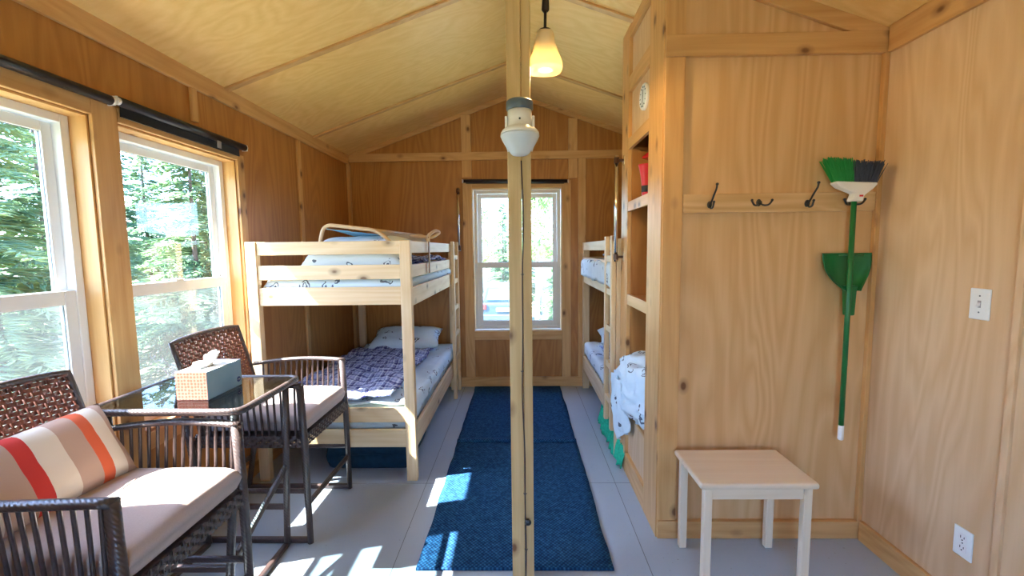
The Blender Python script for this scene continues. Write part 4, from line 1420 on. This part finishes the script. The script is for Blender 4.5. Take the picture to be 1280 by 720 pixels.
def tis(u, v):
    a = u * 2 * PI
    r = 0.012 + 0.030 * v ** 0.8
    fold = 1 + 0.45 * math.sin(3 * a + 1.0) * v + 0.2 * math.sin(7 * a)* v
    cx, cy = (bx0 + bx1) / 2, (by0 + by1) / 2 - 0.01
    return (cx + r * 0.55 * fold * math.cos(a), cy + r * 1.45 * fold * math.sin(a), bz1 - 0.012 + (0.052 + 0.018 * math.sin(a * 1 + 0.3)) * v + 0.008 * fbm(math.cos(a) * 2, math.sin(a) * 2, v * 2))
MB().grid(tis, 48, 14).build('tissue', 'tissue', t, smooth=True, solid=0.0012)
mb = MB()
mb.lathe([(0.0, 0.0004), (0.022, 0.0004)], ((bx0 + bx1) / 2, (by0 + by1) / 2 - 0.01, bz1), 20)
mb.build('opening', 'grey', t)

# ------------------------------------------------------------------ roller blinds
def blind(p, q, fab, label, r=0.020, mount=None):
    """roller from p to q; fab = depth of the hanging cloth"""
    p, q = Vector(p), Vector(q)
    t = thing('roller_blind', p.lerp(q, 0.5), label, 'blind', 'black roller blinds')
    d = (q - p).normalized()
    MB().tube([p, q], r, 20).build('roll', 'blacksheen', t, smooth=True)
    out = Vector((-1, 0, 0)) if abs(d.y) > 0.5 else Vector((0, 1, 0))
    if fab:
        a = p + d * 0.02 + out * r * 0.8
        b = q - d * 0.03 + out * r * 0.8
        MB().bar(a - Vector((0, 0, fab / 2)), b - Vector((0, 0, fab / 2)), 0.002, fab).build('hanging_cloth', 'black', t)
        MB().bar(a - Vector((0, 0, fab)), b - Vector((0, 0, fab)), 0.006, 0.008).build('hem_bar', 'black', t, 0.002)
    for e, s in ((p, -1), (q, 1)):
        MB().tube([e + d * s * 0.0, e + d * s * 0.012], r * 0.8, 16).build('end_cap', 'white', t, smooth=False)
        MB().bar(e + d * s * 0.014 - out * 0.01, e + d * s * 0.014 + out * mount, 0.004, 0.036).build('bracket', 'white', t)
    return t
BX = XL + 0.045
blind((BX, 0.96, 2.096), (BX, 1.845, 2.096), 0.0, 'black rolled blind above the left wall window nearest the camera', mount=0.024)
b2 = blind((BX, 1.885, 2.104), (BX, 2.735, 2.104), 0.055, 'black rolled blind with hanging cloth edge above the window by the bunk bed', mount=0.024)
MB().box(BX + 0.012, BX + 0.016, 2.47, 2.50, 2.045, 2.085).build('pull_clip', 'clear', b2)
blind((-0.565, YF - 0.045, 2.150), (0.485, YF - 0.045, 2.135), 0.02, 'black rolled blind above the far wall window', 0.018, mount=0.020)

# ------------------------------------------------------------------ outside
def ground_z(x, y):
    return -0.55 - 0.075 * max(0, y - 5) + 0.04 * max(0, -x - 4) + 0.08 * fbm(x * 0.3, y * 0.3)
mb = MB()
mb.grid(lambda u, v: (-45 + 80 * u, -25 + 85 * v, ground_z(-45 + 80 * u, -25 + 85 * v)), 70, 70)
struct(mb.build('floor_outdoor_ground', 'ground', smooth=True), 'rough grassy ground outside the cabin', 'ground')

def spruce_mesh(seed, h, r, nb):
    random.seed(seed)
    fol, tr = MB(), MB()
    tr.tube([(0, 0, 0), (0.02, 0, h * 0.5), (0, 0, h)], [0.011 * h, 0.008 * h, 0.002 * h], 8)
    for k in range(nb):
        q = (k + random.random()) / nb
        z = h * (0.06 + 0.93 * q)
        ln = r * (1 - q) ** 0.8 * random.uniform(0.75, 1.1) + 0.12
        a = random.uniform(0, 2 * PI)
        d = Vector((math.cos(a), math.sin(a), 0))
        sd = Vector((-d.y, d.x, 0))
        p0 = Vector((0, 0, z))
        p1 = p0 + d * ln * 0.55 + Vector((0, 0, 0.02 * ln))
        p2 = p0 + d * ln + Vector((0, 0, -0.22 * ln))
        nt_ = max(8, int(ln * 17))
        for i in range(nt_):
            f = (i + random.random()) / nt_
            c = (p0.lerp(p1, f)).lerp(p1.lerp(p2, f), f)
            for s in (-1, 1, -1, 1):
                tl = 0.34 * ln * (1.1 - f) * random.uniform(0.5, 1.2) + 0.08
                e = c + (sd * s * random.uniform(0.5, 1.0) + d * random.uniform(0.3, 0.9)).normalized() * tl + Vector((0, 0, random.uniform(-0.45, 0.08) * tl))
                w = 0.010 + 0.012 * random.random()
                dd = (e - c).normalized()
                u = dd.cross(Vector((0, 0, 1))).normalized() * w
                upv = Vector((0, 0, w * 0.7))
                mid = c.lerp(e, 0.45)
                # a four-sided spray, pointed at both ends
                fol.add([c, mid + u, mid + upv, mid - u, mid - upv, e], [(0, 1, 2), (0, 2, 3), (0, 3, 4), (0, 4, 1), (5, 2, 1), (5, 3, 2), (5, 4, 3), (5, 1, 4)])
    return fol, tr

def leafy_mesh(seed, h, r, nl, size, trunk_r):
    random.seed(seed)
    fol, tr = MB(), MB()
    lean = random.uniform(-0.2, 0.2)
    tr.tube([(0, 0, 0), (lean * 0.4, 0.05, h * 0.5), (lean, 0, h * 0.97)], [trunk_r, trunk_r * 0.7, trunk_r * 0.2], 8)
    tips = []
    for k in range(26):
        q = random.uniform(0.3, 0.98)
        a = random.uniform(0, 2 * PI)
        ln = r * random.uniform(0.5, 1.0) * (1.15 - q * 0.7)
        p = Vector((lean * q, 0, h * q))
        e = p + Vector((math.cos(a) * ln, math.sin(a) * ln, ln * random.uniform(0.2, 0.7)))
        tr.tube([p, p.lerp(e, 0.5) + Vector((0, 0, -0.05 * ln)), e], [trunk_r * 0.3, trunk_r * 0.2, trunk_r * 0.08], 5)
        tips.append((p, e))
    for k in range(nl):
        p, e = random.choice(tips)
        f = random.uniform(0.25, 1.08)
        c = p.lerp(e, f) + Vector((random.gauss(0, 0.16 * r), random.gauss(0, 0.16 * r), random.gauss(0, 0.14 * r)))
        d = Vector((random.gauss(0, 1), random.gauss(0, 1), random.gauss(-0.3, 0.6))).normalized()
        u = d.orthogonal().normalized() * size * 0.45
        e2 = c + d * size
        m_ = c.lerp(e2, 0.5)
        nn = d.cross(u).normalized() * size * 0.12
        fol.add([c, m_ + u + nn, e2, m_ - u + nn, m_ - nn], [(0, 1, 4), (1, 2, 4), (2, 3, 4), (3, 0, 4)])
    return fol, tr

def shrub_mesh(seed, h, r, ns):
    random.seed(seed)
    fol, tr = MB(), MB()
    for k in range(ns):
        a = random.uniform(0, 2 * PI)
        b = Vector((random.gauss(0, r * 0.3), random.gauss(0, r * 0.3), 0))
        e = b + Vector((math.cos(a) * r * random.uniform(0.2, 0.9), math.sin(a) * r * random.uniform(0.2, 0.9), h * random.uniform(0.5, 1.0)))
        mid = b.lerp(e, 0.5) + Vector((0, 0, 0.12 * h))
        tr.tube([b, mid, e], [0.012, 0.008, 0.004], 4)
        for i in range(16):
            f = random.uniform(0.25, 1.05)
            c = b.lerp(mid, f).lerp(mid.lerp(e, f), f) + Vector((random.gauss(0, 0.06), random.gauss(0, 0.06), random.gauss(0, 0.05)))
            d = Vector((random.gauss(0, 1), random.gauss(0, 1), random.gauss(0.1, 0.7))).normalized()
            sz = random.uniform(0.05, 0.10)
            u = d.orthogonal().normalized() * sz * 0.35
            nn = d.cross(u).normalized() * sz * 0.12
            m_ = c + d * sz * 0.5
            fol.add([c, m_ + u + nn, c + d * sz, m_ - u + nn, m_ - nn], [(0, 1, 4), (1, 2, 4), (2, 3, 4), (3, 0, 4)])
    return fol, tr

def plant(name, meshes, mats, label, cat, group):
    t = thing(name, (0, 0, 0), label, cat, group)
    meshes[0].build('foliage', mats[0], t)
    meshes[1].build('trunk' if cat == 'tree' else 'stems', mats[1], t, smooth=True)
    return t
protos = {
    'spruce_a': plant('spruce_tree', spruce_mesh(1, 6.0, 1.22, 210), ('needle', 'bark'), 'spruce', 'tree', 'spruce trees outside'),
    'spruce_b': plant('spruce_tree', spruce_mesh(2, 4.6, 1.18, 180), ('needle', 'bark'), 'spruce', 'tree', 'spruce trees outside'),
    'birch': plant('birch_tree', leafy_mesh(3, 8.0, 1.15, 2600, 0.12, 0.07), ('leaf', 'birch'), 'birch', 'tree', 'birch trees outside'),
    'shrub': plant('undergrowth_bush', shrub_mesh(4, 1.5, 0.95, 110), ('brush', 'bark'), 'bush', 'bush', 'bushes outside the windows'),
}
used = set()
def place(key, x, y, rz, sc, label):
    o = protos[key] if key not in used else copy_tree(protos[key])
    used.add(key)
    o.location = (x, y, ground_z(x, y) - 0.03)
    o.rotation_euler.z = rz
    o.scale = (sc, sc, sc)
    o['label'] = label
LS = 'dense spruce in the row of green trees outside the left wall windows'
LB = 'leafy pale trunked tree standing beyond the far wall window'
LF = 'low spruce beyond the far wall window'
LU = 'dry leafy bush outside the lower left wall windows'
random.seed(21)
for i, y in enumerate((4.2, 7.0, 9.8, 12.6)):
    place('spruce_b' if i % 2 else 'spruce_a', -5.3, y, random.uniform(0, 6), (0.88, 0.98, 0.9, 1.0)[i], LS)
for i, y in enumerate((5.6, 8.4, 11.2, 14.0)):
    place('spruce_a' if i % 2 else 'spruce_b', -8.2, y, random.uniform(0, 6), (1.05, 0.95, 1.05, 0.95)[i], LS)
for i, y in enumerate((4.4, 7.3, 10.2, 13.1, 16.0)):
    place('spruce_a', -11.4, y, random.uniform(0, 6), 1.0, LS)
for (k, x, y, s_) in [('birch', -2.3, 12.6, 0.9), ('birch', 0.55, 14.6, 0.95), ('birch', -2.0, 21.4, 1.0), ('birch', 0.9, 18.4, 1.0), ('birch', 3.3, 16.4, 1.0), ('birch', 0.4, 22.4, 1.1), ('birch', -4.8, 17.5, 1.1), ('birch', 3.4, 21.5, 1.1)]:
    place(k, x, y, random.uniform(0, 6), s_, LB)
for (k, x, y, s_) in [('spruce_b', 0.85, 10.6, 0.50), ('spruce_b', 2.6, 12.2, 0.75), ('spruce_b', -3.4, 24.6, 1.1), ('spruce_a', 0.2, 26.6, 1.0), ('spruce_a', -1.2, 30.0, 1.2), ('spruce_a', 3.2, 26.0, 1.1)]:
    place(k, x, y, random.uniform(0, 6), s_, LF)
for i in range(6):
    place('shrub', -3.25, 2.4 + i * 2.15, random.uniform(0, 6), random.uniform(0.66, 0.74), LU)

# parked car beyond the far window, its back to the cabin
CXc, CYc = -0.62, 15.5
CZ = ground_z(CXc, CYc + 2)
t = thing('parked_car', (CXc, CYc + 2.1, CZ), 'dark blue grey hatchback seen through the far window', 'car')
paint = plain('dark blue paint', (0.06, 0.10, 0.15), 0.25, 0.6)
mb = MB()
prof = [(0.0, 0.35), (-0.04, 0.55), (0.0, 0.95), (0.10, 1.02), (0.45, 1.05), (2.7, 1.02), (3.9, 0.88), (4.15, 0.70), (4.15, 0.35)]
def car_loft(pr, w0, w1, zs):
    b = MB()
    n = len(pr)
    vs = []
    for s in (-1, 1):
        for y, z in pr:
            w = w0 if z < zs else w1
            vs.append((CXc + s * w, CYc + y, CZ + z))
    fs = [tuple(range(n)), tuple(range(2 * n - 1, n - 1, -1))] + [(k, n + k, n + (k + 1) % n, (k + 1) % n) for k in range(n)]
    return b.add(vs, fs)
car_loft(prof, 0.88, 0.85, 0.8).build('car_body', paint, t, 0.05, segs=3)
cab = car_loft([(0.10, 1.02), (0.35, 1.55), (0.60, 1.62), (2.2, 1.62), (2.9, 1.04)], 0.80, 0.66, 1.3).build('cabin', paint, t, 0.04, segs=3)
dk = plain('car glass', (0.10, 0.17, 0.21), 0.08, 0.8)
MB().add([(CXc - 0.62, CYc + 0.115, CZ + 1.10), (CXc + 0.62, CYc + 0.115, CZ + 1.10), (CXc + 0.53, CYc + 0.32, CZ + 1.50), (CXc - 0.53, CYc + 0.32, CZ + 1.50)], [(0, 1, 2, 3)]).build('rear_window', dk, cab, solid=0.02)
for s in (-1, 1):
    MB().box(CXc + s * 0.62, CXc + s * 0.87, CYc - 0.05, CYc + 0.12, CZ + 0.78, CZ + 0.98).build('tail_light', plain('tail light red', (0.75, 0.06, 0.07), 0.2), t, 0.02)
    for y in (0.75, 3.3):
        MB().lathe([(0.0, -0.10), (0.20, -0.10), (0.31, -0.08), (0.33, -0.03), (0.33, 0.03), (0.31, 0.08), (0.20, 0.10), (0.0, 0.10)], (CXc + s * 0.78, CYc + y, CZ + 0.33), 24, 'x').build('wheel', 'black', t, smooth=True)
MB().box(CXc - 0.26, CXc + 0.26, CYc - 0.06, CYc - 0.03, CZ + 0.70, CZ + 0.83).build('licence_plate', 'white', t, 0.005)
MB().box(CXc - 0.86, CXc + 0.86, CYc - 0.08, CYc + 0.2, CZ + 0.38, CZ + 0.60).build('bumper', 'grey', t, 0.04)

# ------------------------------------------------------------------ light
w = bpy.data.worlds.new('sky')
SC.world = w
w.use_nodes = True
nt = w.node_tree
nt.nodes.clear()
sky = nt.nodes.new('ShaderNodeTexSky')
sky.sky_type = 'NISHITA'
sky.sun_disc = False
sky.sun_elevation = math.radians(50)
sky.sun_rotation = math.radians(-102)
sky.altitude = 300
sky.air_density = 1.0
sky.dust_density = 2.0
bg = nt.nodes.new('ShaderNodeBackground')
bg.inputs[1].default_value = 0.95
wo = nt.nodes.new('ShaderNodeOutputWorld')
L(nt, mix(nt, 1.0, sky.outputs[0], (0.76, 0.96, 1.32), 'MULTIPLY'), bg.inputs[0])
L(nt, bg.outputs[0], wo.inputs[0])

sun = bpy.data.lights.new('sun', 'SUN')
sun.energy = 29.0
sun.angle = math.radians(0.6)
sun.color = (1.0, 0.97, 0.93)
so = bpy.data.objects.new('sun', sun)
COL.objects.link(so)
so.rotation_euler = Vector((1, 0.255, -1.24)).to_track_quat('-Z', 'Y').to_euler()
so.location = (-6, 0, 8)

pl = bpy.data.lights.new('pendant_bulb_light', 'POINT')
pl.energy = 26
pl.color = (1.0, 0.68, 0.30)
pl.shadow_soft_size = 0.03
po = bpy.data.objects.new('pendant_bulb_light', pl)
COL.objects.link(po)
po.location = (px, py, 2.172)

vs_ = SC.view_settings
vs_.view_transform = 'Standard'
vs_.look = 'None'
vs_.gamma = 1.0
vs_.use_curve_mapping = False
vs_.exposure = 1.24
SC.display_settings.display_device = 'sRGB'
cy = SC.cycles
cy.use_denoising = True
try:
    cy.denoiser = 'OPENIMAGEDENOISE'
except Exception:
    pass
cy.max_bounces = 12
cy.diffuse_bounces = 6
cy.glossy_bounces = 4
cy.transmission_bounces = 6
cy.transparent_max_bounces = 16
cy.caustics_reflective = False
cy.caustics_refractive = False
cy.sample_clamp_indirect = 6.0
